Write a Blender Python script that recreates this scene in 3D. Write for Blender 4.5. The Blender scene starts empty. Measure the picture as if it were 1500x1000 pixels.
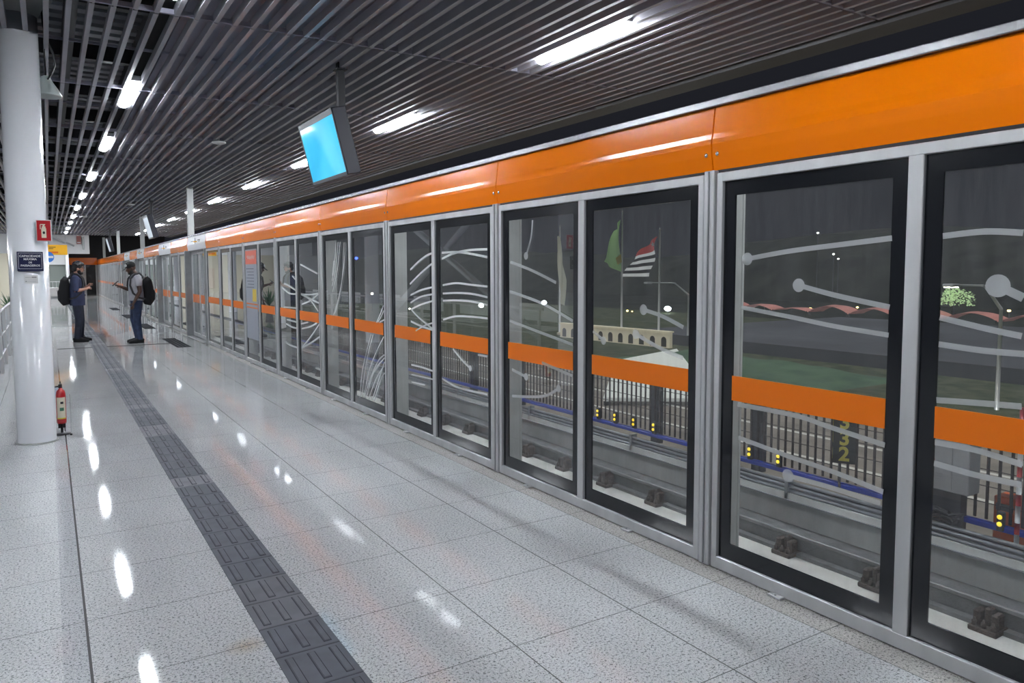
import bpy, math, random
from mathutils import Vector, Matrix
random.seed(4)
PI = math.pi
sc = bpy.context.scene
C = sc.collection
W = 2.825          # plane of the screen-door wall (x)

# ------------------------------------------------------------------ materials
def new_mat(name):
    m = bpy.data.materials.new(name); m.use_nodes = True
    nt = m.node_tree
    return m, nt, nt.nodes['Principled BSDF'], nt.nodes['Material Output']
def mat(name, col, rough=.5, metal=0., emit=None, es=0., spec=.5, var=0., vscale=8., bump=0., stretch=None, coat=0.):
    m, nt, b, o = new_mat(name)
    b.inputs['Base Color'].default_value = (*col, 1)
    b.inputs['Roughness'].default_value = rough
    b.inputs['Metallic'].default_value = metal
    b.inputs['Specular IOR Level'].default_value = spec
    b.inputs['Coat Weight'].default_value = coat
    if emit:
        b.inputs['Emission Color'].default_value = (*emit, 1); b.inputs['Emission Strength'].default_value = es
    if var or bump:
        tc = nt.nodes.new('ShaderNodeTexCoord'); mp = nt.nodes.new('ShaderNodeMapping')
        if stretch: mp.inputs['Scale'].default_value = stretch
        n = nt.nodes.new('ShaderNodeTexNoise'); n.inputs['Scale'].default_value = vscale; n.inputs['Detail'].default_value = 5
        nt.links.new(tc.outputs['Object'], mp.inputs[0]); nt.links.new(mp.outputs[0], n.inputs['Vector'])
        if var:
            r = nt.nodes.new('ShaderNodeMapRange')
            r.inputs[1].default_value = .3; r.inputs[2].default_value = .7; r.inputs[3].default_value = 1-var; r.inputs[4].default_value = 1+var
            mx = nt.nodes.new('ShaderNodeMix'); mx.data_type = 'RGBA'; mx.blend_type = 'MULTIPLY'; mx.inputs[0].default_value = 1
            mx.inputs[6].default_value = (*col, 1)
            nt.links.new(n.outputs[0], r.inputs[0]); nt.links.new(r.outputs[0], mx.inputs[7]); nt.links.new(mx.outputs[2], b.inputs['Base Color'])
        if bump:
            bp = nt.nodes.new('ShaderNodeBump'); bp.inputs['Strength'].default_value = bump; bp.inputs['Distance'].default_value = .01
            nt.links.new(n.outputs[0], bp.inputs['Height']); nt.links.new(bp.outputs[0], b.inputs['Normal'])
    return m
def M2(nt, op, a, b=None, c=None):
    n = nt.nodes.new('ShaderNodeMath'); n.operation = op
    for i, v in enumerate((a, b, c)):
        if v is None: continue
        if isinstance(v, (int, float)): n.inputs[i].default_value = v
        else: nt.links.new(v, n.inputs[i])
    return n.outputs[0]

def floor_material():
    m, nt, b, o = new_mat('terrazzo')
    L = nt.links.new
    tc = nt.nodes.new('ShaderNodeTexCoord'); sp = nt.nodes.new('ShaderNodeSeparateXYZ'); L(tc.outputs['Object'], sp.inputs[0])
    x, y = sp.outputs[0], sp.outputs[1]
    # lateral joints every .576 m and the lengthwise joints where the slabs meet
    fy = M2(nt, 'ABSOLUTE', M2(nt, 'SUBTRACT', M2(nt, 'FRACT', M2(nt, 'DIVIDE', M2(nt, 'ADD', M2(nt, 'SUBTRACT', y, 2.364), 57.6), .576)), .5))
    jy = M2(nt, 'GREATER_THAN', fy, .4967)
    near = M2(nt, 'LESS_THAN', M2(nt, 'ABSOLUTE', M2(nt, 'SUBTRACT', x, 1.35)), 1.36)
    j = jy
    for xc, w in ((.08, .005), (1.54, .0025), (2.14, .0028), (2.68, .0018), (-.52, .002), (-1.12, .002), (-2.0, .002), (-2.6, .002)):
        j = M2(nt, 'MAXIMUM', j, M2(nt, 'LESS_THAN', M2(nt, 'ABSOLUTE', M2(nt, 'SUBTRACT', x, xc)), w))
    n1 = nt.nodes.new('ShaderNodeTexNoise'); n1.inputs['Scale'].default_value = 95; n1.inputs['Detail'].default_value = 3; n1.inputs['Roughness'].default_value = .7
    L(tc.outputs['Object'], n1.inputs['Vector'])
    v = nt.nodes.new('ShaderNodeTexNoise'); v.inputs['Scale'].default_value = 190; v.inputs['Detail'].default_value = 2
    L(tc.outputs['Object'], v.inputs['Vector'])
    r1 = nt.nodes.new('ShaderNodeValToRGB'); e = r1.color_ramp.elements
    e[0].position = .36; e[0].color = (.17, .18, .185, 1); e[1].position = .47; e[1].color = (.61, .625, .645, 1)
    k = e.new(.58); k.color = (.65, .665, .68, 1); k = e.new(.68); k.color = (.78, .80, .79, 1)
    L(n1.outputs[0], r1.inputs[0])
    r2 = nt.nodes.new('ShaderNodeValToRGB'); e = r2.color_ramp.elements
    e[0].position = .33; e[0].color = (.45, .45, .46, 1); e[1].position = .42; e[1].color = (1, 1, 1, 1)
    L(v.outputs[0], r2.inputs[0])
    mx = nt.nodes.new('ShaderNodeMix'); mx.data_type = 'RGBA'; mx.blend_type = 'MULTIPLY'; mx.inputs[0].default_value = .8
    L(r1.outputs[0], mx.inputs[6]); L(r2.outputs[0], mx.inputs[7])
    # large soft stains
    n3 = nt.nodes.new('ShaderNodeTexNoise'); n3.inputs['Scale'].default_value = 1.3; n3.inputs['Detail'].default_value = 4
    mp = nt.nodes.new('ShaderNodeMapping'); mp.inputs['Scale'].default_value = (1.6, .5, 1); L(tc.outputs['Object'], mp.inputs[0]); L(mp.outputs[0], n3.inputs['Vector'])
    mr = nt.nodes.new('ShaderNodeMapRange'); mr.inputs[1].default_value = .3; mr.inputs[2].default_value = .7; mr.inputs[3].default_value = .86; mr.inputs[4].default_value = 1.06
    L(n3.outputs[0], mr.inputs[0])
    mx2 = nt.nodes.new('ShaderNodeMix'); mx2.data_type = 'RGBA'; mx2.blend_type = 'MULTIPLY'; mx2.inputs[0].default_value = 1
    L(mx.outputs[2], mx2.inputs[6]); L(mr.outputs[0], mx2.inputs[7])
    # warmer threshold strip along the screens
    st = M2(nt, 'GREATER_THAN', x, 2.68)
    mx4 = nt.nodes.new('ShaderNodeMix'); mx4.data_type = 'RGBA'; mx4.blend_type = 'MULTIPLY'; L(M2(nt, 'MULTIPLY', st, .9), mx4.inputs[0])
    mx4.inputs[7].default_value = (.86, .80, .74, 1); L(mx2.outputs[2], mx4.inputs[6])
    # darker seam band left of the long expansion joint
    bd = M2(nt, 'LESS_THAN', M2(nt, 'ABSOLUTE', M2(nt, 'SUBTRACT', x, .035)), .045)
    mx5 = nt.nodes.new('ShaderNodeMix'); mx5.data_type = 'RGBA'; mx5.blend_type = 'MULTIPLY'; L(M2(nt, 'MULTIPLY', bd, .5), mx5.inputs[0])
    mx5.inputs[7].default_value = (.7, .7, .74, 1); L(mx4.outputs[2], mx5.inputs[6])
    ds = M2(nt, 'SQRT', M2(nt, 'ADD', M2(nt, 'POWER', M2(nt, 'MULTIPLY', M2(nt, 'SUBTRACT', x, 0.62), 1.0), 2.), M2(nt, 'POWER', M2(nt, 'MULTIPLY', M2(nt, 'SUBTRACT', y, 2.94), 1.3), 2.)))
    sv = M2(nt, 'MULTIPLY', M2(nt, 'MAXIMUM', M2(nt, 'SUBTRACT', 1., M2(nt, 'DIVIDE', ds, .10)), 0.), M2(nt, 'POWER', n1.outputs[0], 1.2))
    mx6 = nt.nodes.new('ShaderNodeMix'); mx6.data_type = 'RGBA'; mx6.blend_type = 'MULTIPLY'; L(sv, mx6.inputs[0]); mx6.inputs[7].default_value = (.75, .45, .12, 1); L(mx5.outputs[2], mx6.inputs[6]); mx5 = mx6
    mx3 = nt.nodes.new('ShaderNodeMix'); mx3.data_type = 'RGBA'; L(j, mx3.inputs[0]); L(mx5.outputs[2], mx3.inputs[6]); mx3.inputs[7].default_value = (.13, .13, .13, 1)
    L(mx3.outputs[2], b.inputs['Base Color'])
    rr = nt.nodes.new('ShaderNodeMapRange'); rr.inputs[1].default_value = .3; rr.inputs[2].default_value = .7; rr.inputs[3].default_value = .035; rr.inputs[4].default_value = .07
    L(n3.outputs[0], rr.inputs[0]); L(rr.outputs[0], b.inputs['Roughness'])
    b.inputs['Specular IOR Level'].default_value = .55
    return m

def glass_material(name, tint=(.86, .90, .90), dirt_haze=.075, k=1.0):
    m, nt, b, o = new_mat(name); nt.nodes.remove(b); L = nt.links.new
    lw = nt.nodes.new('ShaderNodeLayerWeight'); lw.inputs[0].default_value = .5
    f = M2(nt, 'MINIMUM', M2(nt, 'MULTIPLY', M2(nt, 'ADD', M2(nt, 'MULTIPLY', M2(nt, 'POWER', lw.outputs['Facing'], 2.9), 1.12), .10), k), 1.)
    tr = nt.nodes.new('ShaderNodeBsdfTransparent'); tr.inputs[0].default_value = (*tint, 1)
    gl = nt.nodes.new('ShaderNodeBsdfGlossy'); gl.inputs['Roughness'].default_value = .012; gl.inputs[0].default_value = (.95, .97, .98, 1)
    df = nt.nodes.new('ShaderNodeBsdfDiffuse'); df.inputs[0].default_value = (.62, .62, .66, 1)
    tc = nt.nodes.new('ShaderNodeTexCoord'); mp = nt.nodes.new('ShaderNodeMapping'); mp.inputs['Scale'].default_value = (9, 9, 1.1)
    n = nt.nodes.new('ShaderNodeTexNoise'); n.inputs['Scale'].default_value = 2.2; n.inputs['Detail'].default_value = 6; n.inputs['Roughness'].default_value = .65
    L(tc.outputs['Object'], mp.inputs[0]); L(mp.outputs[0], n.inputs['Vector'])
    r = nt.nodes.new('ShaderNodeMapRange'); r.inputs[1].default_value = .35; r.inputs[2].default_value = .75; r.inputs[3].default_value = dirt_haze*.55; r.inputs[4].default_value = dirt_haze*1.9  # streaky dirt film, raised so that haze greys the dark glass
    L(n.outputs[0], r.inputs[0])
    a = nt.nodes.new('ShaderNodeMixShader'); L(r.outputs[0], a.inputs[0]); L(tr.outputs[0], a.inputs[1]); L(df.outputs[0], a.inputs[2])
    c = nt.nodes.new('ShaderNodeMixShader'); L(f, c.inputs[0]); L(a.outputs[0], c.inputs[1]); L(gl.outputs[0], c.inputs[2])
    L(c.outputs[0], o.inputs[0])
    return m
def veil_material(name, col, alpha, rough=.4):
    m, nt, b, o = new_mat(name)
    b.inputs['Base Color'].default_value = (*col, 1); b.inputs['Roughness'].default_value = rough; b.inputs['Alpha'].default_value = alpha
    return m
def emissive(name, col, s): return mat(name, (.02, .02, .02), .6, emit=col, es=s)
def screen_material():
    m, nt, b, o = new_mat('screen_blue'); L = nt.links.new
    b.inputs['Base Color'].default_value = (.01, .02, .03, 1); b.inputs['Roughness'].default_value = .07
    tc = nt.nodes.new('ShaderNodeTexCoord'); n = nt.nodes.new('ShaderNodeTexNoise'); n.inputs['Scale'].default_value = 1.5
    L(tc.outputs['Object'], n.inputs['Vector'])
    r = nt.nodes.new('ShaderNodeValToRGB'); e = r.color_ramp.elements
    e[0].position = .35; e[0].color = (.03, .42, .72, 1); e[1].position = .7; e[1].color = (.07, .55, .85, 1)
    L(n.outputs[0], r.inputs[0]); L(r.outputs[0], b.inputs['Emission Color']); b.inputs['Emission Strength'].default_value = .95
    return m
def grass_material(name, c1, c2, sc_):
    m, nt, b, o = new_mat(name); L = nt.links.new
    tc = nt.nodes.new('ShaderNodeTexCoord'); n = nt.nodes.new('ShaderNodeTexNoise'); n.inputs['Scale'].default_value = sc_; n.inputs['Detail'].default_value = 8
    L(tc.outputs['Object'], n.inputs['Vector']); r = nt.nodes.new('ShaderNodeValToRGB'); e = r.color_ramp.elements
    e[0].position = .35; e[0].color = (*c1, 1); e[1].position = .68; e[1].color = (*c2, 1)
    L(n.outputs[0], r.inputs[0]); L(r.outputs[0], b.inputs['Base Color']); b.inputs['Roughness'].default_value = .95; b.inputs['Specular IOR Level'].default_value = .1
    return m

FLOOR = floor_material()
STEEL = mat('brushed_steel', (.68, .685, .70), .38, .3, var=.14, vscale=6, stretch=(1, 1, .25), bump=.04)
STEEL_D = mat('dark_steel', (.36, .37, .38), .4, .6, var=.15, vscale=5)
SILVER = mat('silver_rail', (.72, .73, .75), .25, .9)
ORANGE = mat('orange_panel', (1.0, .225, .0), .16, 0, spec=.45, var=.02, vscale=1)
ORANGE_D = mat('orange_film', (.90, .19, .004), .35)
WHITE_P = mat('white_panel', (.88, .90, .94), .3)
FRIT = mat('black_frit', (.008, .009, .012), .12, spec=.5)
GLASS = glass_material('screen_glass')
GLASS_C = glass_material('clear_glass', (.93, .96, .95), .02)
FROST_LIT = veil_material('frosted_film_lit', (.92, .95, .96), .82)  # lighter copy for the far lines, their stronger light put into the colour
FROST = veil_material('frosted_film', (.82, .85, .87), .45)
COLW = mat('white_column_paint', (.86, .88, .93), .22, spec=.5, coat=.4)
CAPW = mat('capital_paint', (.50, .52, .52), .4)
SLAT = mat('slat_aluminium', (.50, .50, .55), .35, .25, var=.06, vscale=3)
DECK = mat('ceiling_deck', (.40, .40, .50), .6, var=.12, vscale=1.5)
DECK_L = mat('corrugated_deck', (.42, .43, .47), .45, .3, var=.3, vscale=2.5)
BLACK = mat('black_paint', (.012, .012, .016), .4)
BLACKM = mat('black_matt', (.008, .008, .010), .85)
BEAMG = mat('edge_beam_grey', (.06, .06, .062), .5)
TUBE = emissive('lamp_tube', (.90, .95, 1.), 85)
TUBE2 = emissive('lamp_tube_track', (.92, .96, 1.), 1.5*85)
LAMPH = mat('lamp_housing', (.7, .72, .74), .3, .3)
TACT = mat('tactile_rubber', (.125, .132, .155), .62, spec=.18, var=.12, vscale=9)
TACTM = mat('warning_mat_rubber', (.045, .048, .056), .8, spec=.1)
TACT3 = mat('tactile_rubber_worn', (.15, .155, .175), .62, spec=.18, var=.12, vscale=9)
TACT4 = mat('tactile_rubber_pale', (.205, .21, .23), .65, spec=.18, var=.12, vscale=9)
TACT2 = mat('tactile_groove', (.055, .058, .070), .8, spec=.1)
SCREEN = screen_material()
RED = mat('red_paint', (.42, .012, .018), .3, var=.05, coat=.3)
POSTM = mat('pale_steel', (.66, .66, .63), .5, .15, var=.15, vscale=4)
WHITE = mat('white_plastic', (.8, .81, .82), .35)
CREAM = mat('cream_sticker', (.75, .70, .55), .4)
NAVY = mat('navy_sign', (.008, .012, .055), .35)
CONC = mat('concrete', (.66, .67, .66), .75, var=.22, vscale=1.7, bump=.15)
CONC_L = mat('pale_slab', (.68, .67, .63), .75, var=.2, vscale=2.2, bump=.15)
RAILM = mat('running_rail', (.22, .22, .225), .5, .3, var=.2)
RUST = mat('rust_clamp', (.085, .065, .055), .7, .2, var=.4, vscale=30)
PIPE = mat('galvanised_pipe', (.42, .44, .47), .4, .7, var=.15)
BLUE = mat('blue_rail', (.018, .05, .42), .4)
FENCE = mat('fence_bars', (.035, .028, .026), .6)
FPOST = mat('fence_post', (.05, .052, .06), .5)
ROAD = mat('paved_road', (.26, .235, .21), .85, var=.25, vscale=.6)
ASPH = mat('dark_asphalt', (.075, .08, .095), .9, var=.3, vscale=.12)
GRASS = grass_material('mown_grass', (.07, .13, .08), (.11, .19, .11), .5)
GRASS2 = grass_material('rough_grass', (.04, .06, .03), (.11, .12, .07), .8)
HILL = grass_material('dark_hill', (.010, .014, .010), (.035, .04, .03), .12)
KERB = mat('kerb_cream', (.6, .55, .4), .8)
LINEW = mat('road_paint', (.75, .74, .70), .7)
ARCHW = mat('cream_wall', (.80, .74, .58), .8, emit=(.8, .7, .5), es=.22, var=.15, vscale=.4)  # slight glow put in for the light falling on the wall
ARCHD = mat('arch_shadow', (.10, .09, .07), .9)
ROOFW = mat('white_sheet_roof', (.85, .88, .86), .6, emit=(.8, .85, .8), es=.12)  # faint glow put in to brighten the sheet as if lit
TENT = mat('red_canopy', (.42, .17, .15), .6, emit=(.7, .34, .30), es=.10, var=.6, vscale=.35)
YELL = mat('yellow_lamp', (.75, .5, .02), .3, emit=(1., .72, .05), es=.9)
YELP = mat('yellow_sign', (.80, .42, .01), .4, emit=(.9, .45, .01), es=.25)
BEIGE = mat('beige_wall', (.66, .62, .50), .6)
WALLW = mat('white_wall', (.88, .89, .90), .5)
GREYG = mat('grey_green_glass', (.26, .29, .27), .2)
NIGHT = mat('night_dark_panel', (.006, .006, .009), .5)

# ------------------------------------------------------------------ geometry helpers
class MB:
    def __init__(s): s.v = []; s.f = []; s.sm = []; s.mi = []; s.m = 0
    def add(s, vs, fs, smooth=False):
        o = len(s.v); s.v += [tuple(p) for p in vs]
        for f in fs: s.f.append(tuple(i+o for i in f)); s.sm.append(smooth); s.mi.append(s.m)
        return s
    def box(s, x0, x1, y0, y1, z0, z1):
        v = [(x0,y0,z0),(x1,y0,z0),(x1,y1,z0),(x0,y1,z0),(x0,y0,z1),(x1,y0,z1),(x1,y1,z1),(x0,y1,z1)]
        return s.add(v, [(0,3,2,1),(4,5,6,7),(0,1,5,4),(1,2,6,5),(2,3,7,6),(3,0,4,7)])
    def bevbox(s, x0, x1, y0, y1, z0, z1, b=.01):
        # box with chamfered vertical and horizontal edges
        xs = (x0, x1); ys = (y0, y1); zs = (z0, z1); v = []; idx = {}
        for i in (0,1):
            for j in (0,1):
                for k in (0,1):
                    sx = b if i == 0 else -b; sy = b if j == 0 else -b; sz = b if k == 0 else -b
                    for a in range(3):
                        p = [xs[i]+sx, ys[j]+sy, zs[k]+sz]
                        p[a] = (xs[i], ys[j], zs[k])[a]
                        idx[(i,j,k,a)] = len(v); v.append(p)
        I = lambda i,j,k,a: idx[(i,j,k,a)]
        f = []
        for a, q in ((0, [(0,0),(1,0),(1,1),(0,1)]), (1, [(0,0),(1,0),(1,1),(0,1)]), (2, [(0,0),(1,0),(1,1),(0,1)])):
            for e in (0,1):
                ring = []
                for (p1, p2) in q:
                    c = [0,0,0]; c[a] = e; o = [t for t in range(3) if t != a]; c[o[0]] = p1; c[o[1]] = p2
                    ring.append(I(*c, a))
                f.append(tuple(ring))
        for a in range(3):
            o = [t for t in range(3) if t != a]
            for p1 in (0,1):
                for p2 in (0,1):
                    c0 = [0,0,0]; c0[a] = 0; c0[o[0]] = p1; c0[o[1]] = p2; c1 = list(c0); c1[a] = 1
                    f.append((I(*c0,o[0]), I(*c1,o[0]), I(*c1,o[1]), I(*c0,o[1])))
        for i in (0,1):
            for j in (0,1):
                for k in (0,1): f.append((I(i,j,k,0), I(i,j,k,1), I(i,j,k,2)))
        return s.add(v, f)
    def quad(s, a, b, c, d): return s.add([a,b,c,d], [(0,1,2,3)])
    def tube(s, pts, r, n=10, cap=True, smooth=True):
        pts = [Vector(p) for p in pts]; N = len(pts); rs = r if isinstance(r, (list, tuple)) else [r]*N
        vs = []; up = None
        for i, p in enumerate(pts):
            t = (pts[min(i+1,N-1)] - pts[max(i-1,0)]).normalized()
            if up is None: up = Vector((0,0,1)) if abs(t.z) < .9 else Vector((1,0,0))
            a = t.cross(up).normalized() if i == 0 else (a-t*a.dot(t)).normalized(); b = t.cross(a).normalized()
            rr = rs[i] if isinstance(rs[i], tuple) else (rs[i], rs[i])
            for k in range(n):
                th = 2*PI*k/n; vs.append(p + a*math.cos(th)*rr[0] + b*math.sin(th)*rr[1])
        fs = [(i*n+k, i*n+(k+1)%n, (i+1)*n+(k+1)%n, (i+1)*n+k) for i in range(N-1) for k in range(n)]
        s.add(vs, fs, smooth)
        if cap: o = len(s.v)-len(vs); s.f += [tuple(o+k for k in range(n)), tuple(o+(N-1)*n+k for k in range(n))[::-1]]; s.sm += [False, False]; s.mi += [s.m, s.m]
        return s
    def lathe(s, prof, c=(0,0,0), n=32):
        vs = []
        for (r, z) in prof:
            for k in range(n):
                th = 2*PI*k/n; vs.append((c[0]+r*math.cos(th), c[1]+r*math.sin(th), c[2]+z))
        fs = [(i*n+k, i*n+(k+1)%n, (i+1)*n+(k+1)%n, (i+1)*n+k) for i in range(len(prof)-1) for k in range(n)]
        s.add(vs, fs, True); o = len(s.v)-len(vs)
        if prof[0][0] > 1e-4: s.f.append(tuple(o+k for k in range(n))[::-1]); s.sm.append(False); s.mi.append(s.m)
        if prof[-1][0] > 1e-4: s.f.append(tuple(o+(len(prof)-1)*n+k for k in range(n))); s.sm.append(False); s.mi.append(s.m)
        return s
    def ell(s, c, r, n=14, m=9):
        vs = [(c[0], c[1], c[2]-r[2])]
        for j in range(1, m):
            ph = -PI/2 + PI*j/m
            for k in range(n):
                th = 2*PI*k/n; vs.append((c[0]+r[0]*math.cos(ph)*math.cos(th), c[1]+r[1]*math.cos(ph)*math.sin(th), c[2]+r[2]*math.sin(ph)))
        vs.append((c[0], c[1], c[2]+r[2])); L = len(vs)-1; fs = []
        for k in range(n): fs.append((0, 1+(k+1)%n, 1+k)); fs.append((L, 1+(m-2)*n+k, 1+(m-2)*n+(k+1)%n))
        for j in range(m-2):
            for k in range(n): fs.append((1+j*n+k, 1+j*n+(k+1)%n, 1+(j+1)*n+(k+1)%n, 1+(j+1)*n+k))
        return s.add(vs, fs, True)
    def build(s, name, m, parent=None, **kw):
        me = bpy.data.meshes.new(name); me.from_pydata(s.v, [], s.f)
        ms = m if isinstance(m, (list, tuple)) else [m]
        for q in ms: me.materials.append(q)
        me.polygons.foreach_set('use_smooth', s.sm); me.polygons.foreach_set('material_index', s.mi); me.update()
        o = bpy.data.objects.new(name, me); C.objects.link(o)
        if parent is not None: o.parent = parent
        tag(o, **kw); return o
def tag(o, label=None, cat=None, group=None, kind=None):
    if label: o['label'] = label
    if cat: o['category'] = cat
    if group: o['group'] = group
    if kind: o['kind'] = kind
    return o
def empty(name, loc=(0,0,0), rz=0, **kw):
    o = bpy.data.objects.new(name, None); C.objects.link(o); o.location = loc; o.rotation_euler = (0,0,rz); o.empty_display_size = .1
    return tag(o, **kw)
def copy_tree(o, parent=None):
    c = o.copy(); C.objects.link(c)
    if parent is not None: c.parent = parent
    for ch in list(o.children): copy_tree(ch, c)
    return c
def bake(o):
    dg = bpy.context.evaluated_depsgraph_get(); dg.update()
    me = bpy.data.meshes.new_from_object(o.evaluated_get(dg)); 
    return me
def text(name, s, size, m, parent, origin, right, up, align='CENTER', depth=.0008, bold=0.):
    cu = bpy.data.curves.new(name, 'FONT'); cu.body = s; cu.size = size; cu.align_x = align; cu.align_y = 'CENTER'; cu.extrude = depth; cu.offset = bold
    t = bpy.data.objects.new(name+'_c', cu); C.objects.link(t)
    me = bake(t); bpy.data.objects.remove(t); me.materials.clear(); me.materials.append(m)
    o = bpy.data.objects.new(name, me); C.objects.link(o)
    R = Vector(right).normalized(); U = Vector(up).normalized(); N = R.cross(U)
    me.transform(Matrix(((R.x,U.x,N.x,origin[0]),(R.y,U.y,N.y,origin[1]),(R.z,U.z,N.z,origin[2]),(0,0,0,1))))
    o.parent = parent; return o
def wedge_box(mb, pts, t0, t1, axis='x'): pass

ORD = ['first','second','third','fourth','fifth','sixth','seventh','eighth','ninth','tenth','eleventh','twelfth','thirteenth','fourteenth','fifteenth','sixteenth','seventeenth','eighteenth','nineteenth','twentieth']

# ------------------------------------------------------------------ setting: floor, ceiling
MB().box(-9, 2.86, -3.5, 60, -.25, 0).build('floor', FLOOR, kind='structure')

t = MB(); g = MB()
yy = -.9
while yy < 46.5:
    x0, x1, L = .692, .951, .262
    t.m = random.choice((0, 0, 0, 1, 1, 2))
    t.bevbox(x0, x1, yy+.003, yy+L-.003, .0, .005, .002)
    for bx in (.735, .822, .909):
        t.bevbox(bx-.0125, bx+.0125, yy+.03, yy+L-.03, .004, .009, .003)
        g.box(bx-.0165, bx+.0165, yy+.026, yy+L-.026, .0045, .0056)
    g.box(x0, x1, yy-.003, yy+.003, .0, .0025)
    yy += L
ts = t.build('tactile_paving_strip', (TACT, TACT3, TACT4), label='long dark grey tactile paving strip running down the pale platform floor', cat='tactile paving')
g.build('grooves', TACT2, ts)
mats_at = [(2.13, 2.40, 15.6, 17.85, 'nearest, past the cross joint'), (2.13, 2.40, 21.2, 23.3, 'second, behind the man in the cap'), (2.13, 2.40, 26.4, 28.7, 'third from the camera'), (2.13, 2.40, 32.4, 34.6, 'farthest, before the end wall')]
for (x0, x1, y0, y1, w) in mats_at:
    m_ = MB().bevbox(x0, x1, y0, y1, 0, .005, .002)
    for i in range(int((y1-y0)/.065)):
        for j in range(4): m_.lathe([(.016, 0), (.009, .005)], (x0+.034+j*.067, y0+.03+i*.065, .005), 6)
    m_.build('tactile_warning_mat', TACTM, label='dark grey studded warning mat before the sliding doors, ' + w, cat='tactile mat', group='warning mats before the sliding doors')
MB().bevbox(.10, 2.13, 16.53, 16.63, 0, .003, .001).build('trim_1', BLACKM, kind='structure')
MB().bevbox(-3., .66, 23.55, 23.61, 0, .003, .001).build('trim_2', BLACK, kind='structure')

CZ = 3.54
ceil = empty('ceiling', kind='structure')
joints = [3.6-2.85, 3.6] + [6.45+2.85*i for i in range(15)]
def slat_mesh():
    b = MB(); ys = [-3.2] + joints
    for a, c in zip(ys[:-1], ys[1:]):
        y0, y1 = a+.015, c-.015
        w, h = .019, .075
        # U-profile open upwards, small lips at the bottom edge
        b.box(-w, w, y0, y1, 0, .004); b.box(-w, -w+.003, y0, y1, .004, h); b.box(w-.003, w, y0, y1, .004, h)
    return b
proto = None
sm = slat_mesh()
xs = [.07+.149*i for i in range(-45, 40)]
for x in xs:
    if x > 5.95: continue
    if proto is None:
        o = proto = sm.build('slat', SLAT, ceil)
    else:
        o = proto.copy(); C.objects.link(o)
    o.location = (x, 0, CZ)
car = MB()
for y in joints:
    car.box(-6.7, 5.95, y-.014, y+.014, CZ+.012, CZ+.05)
for y in [3.6+1.425+2.85*i for i in range(-2, 14)]: car.box(-6.7, 5.95, y-.010, y+.010, CZ+.076, CZ+.10)
car.build('carrier_rail', DECK, ceil)
MB().box(1.05, 6.3, -3.4, 46.5, CZ+.115, CZ+.15).build('deck_panel', DECK, ceil)
d = MB(); y = -3.4
while y < 46.5:
    d.box(-9, 1.05, y, y+.16, 4.42, 4.5); d.box(-9, 1.05, y+.16, y+.30, 4.47, 4.55); y += .30
d.build('corrugated_deck', DECK_L, ceil)
d = MB()
for y in [2.0+2.1*i for i in range(21)]: d.box(-9, 1.05, y-.05, y+.05, 4.1, 4.3)
for x in (-5, -2.6, .28): d.box(x-.05, x+.05, -3, 46, 3.9, 4.1)
for y in range(0, 40, 6):
    d.tube([(-4, y, 4.12), (-2.6, y+3, 4.12), (-.1, y+5, 4.12)], .03, 6)
d.build('roof_beams', BLACK, ceil)
MB().box(5.96, 6.26, -3.4, 46.5, CZ-.03, CZ+.22).build('edge_beam', BEAMG, ceil)
MB().box(-9.2, 6.4, -3.6, 46.6, 4.6, 4.75).build('roof', mat('roof_sheet', (.05,.05,.055), .7), kind='structure')

# ceiling lamps
def lamp(x, y, name_label, grp, w=.12, tm=None):
    r = empty('ceiling_lamp', (x, y, CZ), label=name_label, cat='ceiling lamp', group=grp)
    MB().bevbox(-w/2-.012, w/2+.012, -.66, .66, .012, .07, .008).build('lamp_housing', LAMPH, r)
    b = MB(); n = 8; pts = []
    for yy_ in (-.62, .62):
        for k in range(n+1):
            th = PI + PI*k/n; pts.append((math.cos(th)*w/2, yy_, .012 + math.sin(th)*.045))
    fs = [(k, k+1, n+2+k, n+1+k) for k in range(n)] + [tuple(range(n+1)), tuple(range(n+1, 2*n+2))[::-1]]
    b.add(pts, fs, False).build('diffuser', tm or TUBE, r)
    return r
Lt = [1.2, 5.35, 9.5, 13.3, 17.9, 22.6, 26.8, 31, 35, 39.3, 43.4]
for i, y in enumerate(Lt):
    lamp(.87, y, 'white tube lamp in the left lamp row, over the tactile strip, %s nearest' % ORD[i], 'lamps in the left row', .125)
Rt = [1.2, 5.35, 9.5, 13.7, 17.9, 22.4, 26.6, 31, 35.2, 39.4, 43.5]
for i, y in enumerate(Rt):
    lamp(4.19, y, 'white tube lamp in the row over the track, %s nearest' % ORD[i], 'lamps in the right row', .12, TUBE2)
for i, y in enumerate([1.2, 5.35, 9.5, 13.7, 17.9, 26.6, 35.2, 43.5]):  # row outside the frame, added to raise the light level
    lamp(-4.1, y, 'unseen tube lamp added over the left side of the hall, %s nearest' % ORD[i], 'unseen lamps over the left side', .15)
for (x, y, w) in [(2.36, 12.1, 'nearest, above the orange panels'), (2.2, 24.4, 'above the man in the cap'), (1.2, 30.5, 'farthest')]:
    r = empty('ceiling_sensor', (x, y, CZ), label='small white round sensor hanging under the ceiling slats, ' + w, cat='sensor', group='round ceiling sensors')
    MB().lathe([(.02, 0), (.10, -.015), (.11, -.03), (.09, -.045), (.02, -.055)], n=20).build('cover', WHITE, r)
    MB().lathe([(.012, 0), (.012, .05)], n=8).build('stem', WHITE, r)

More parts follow.
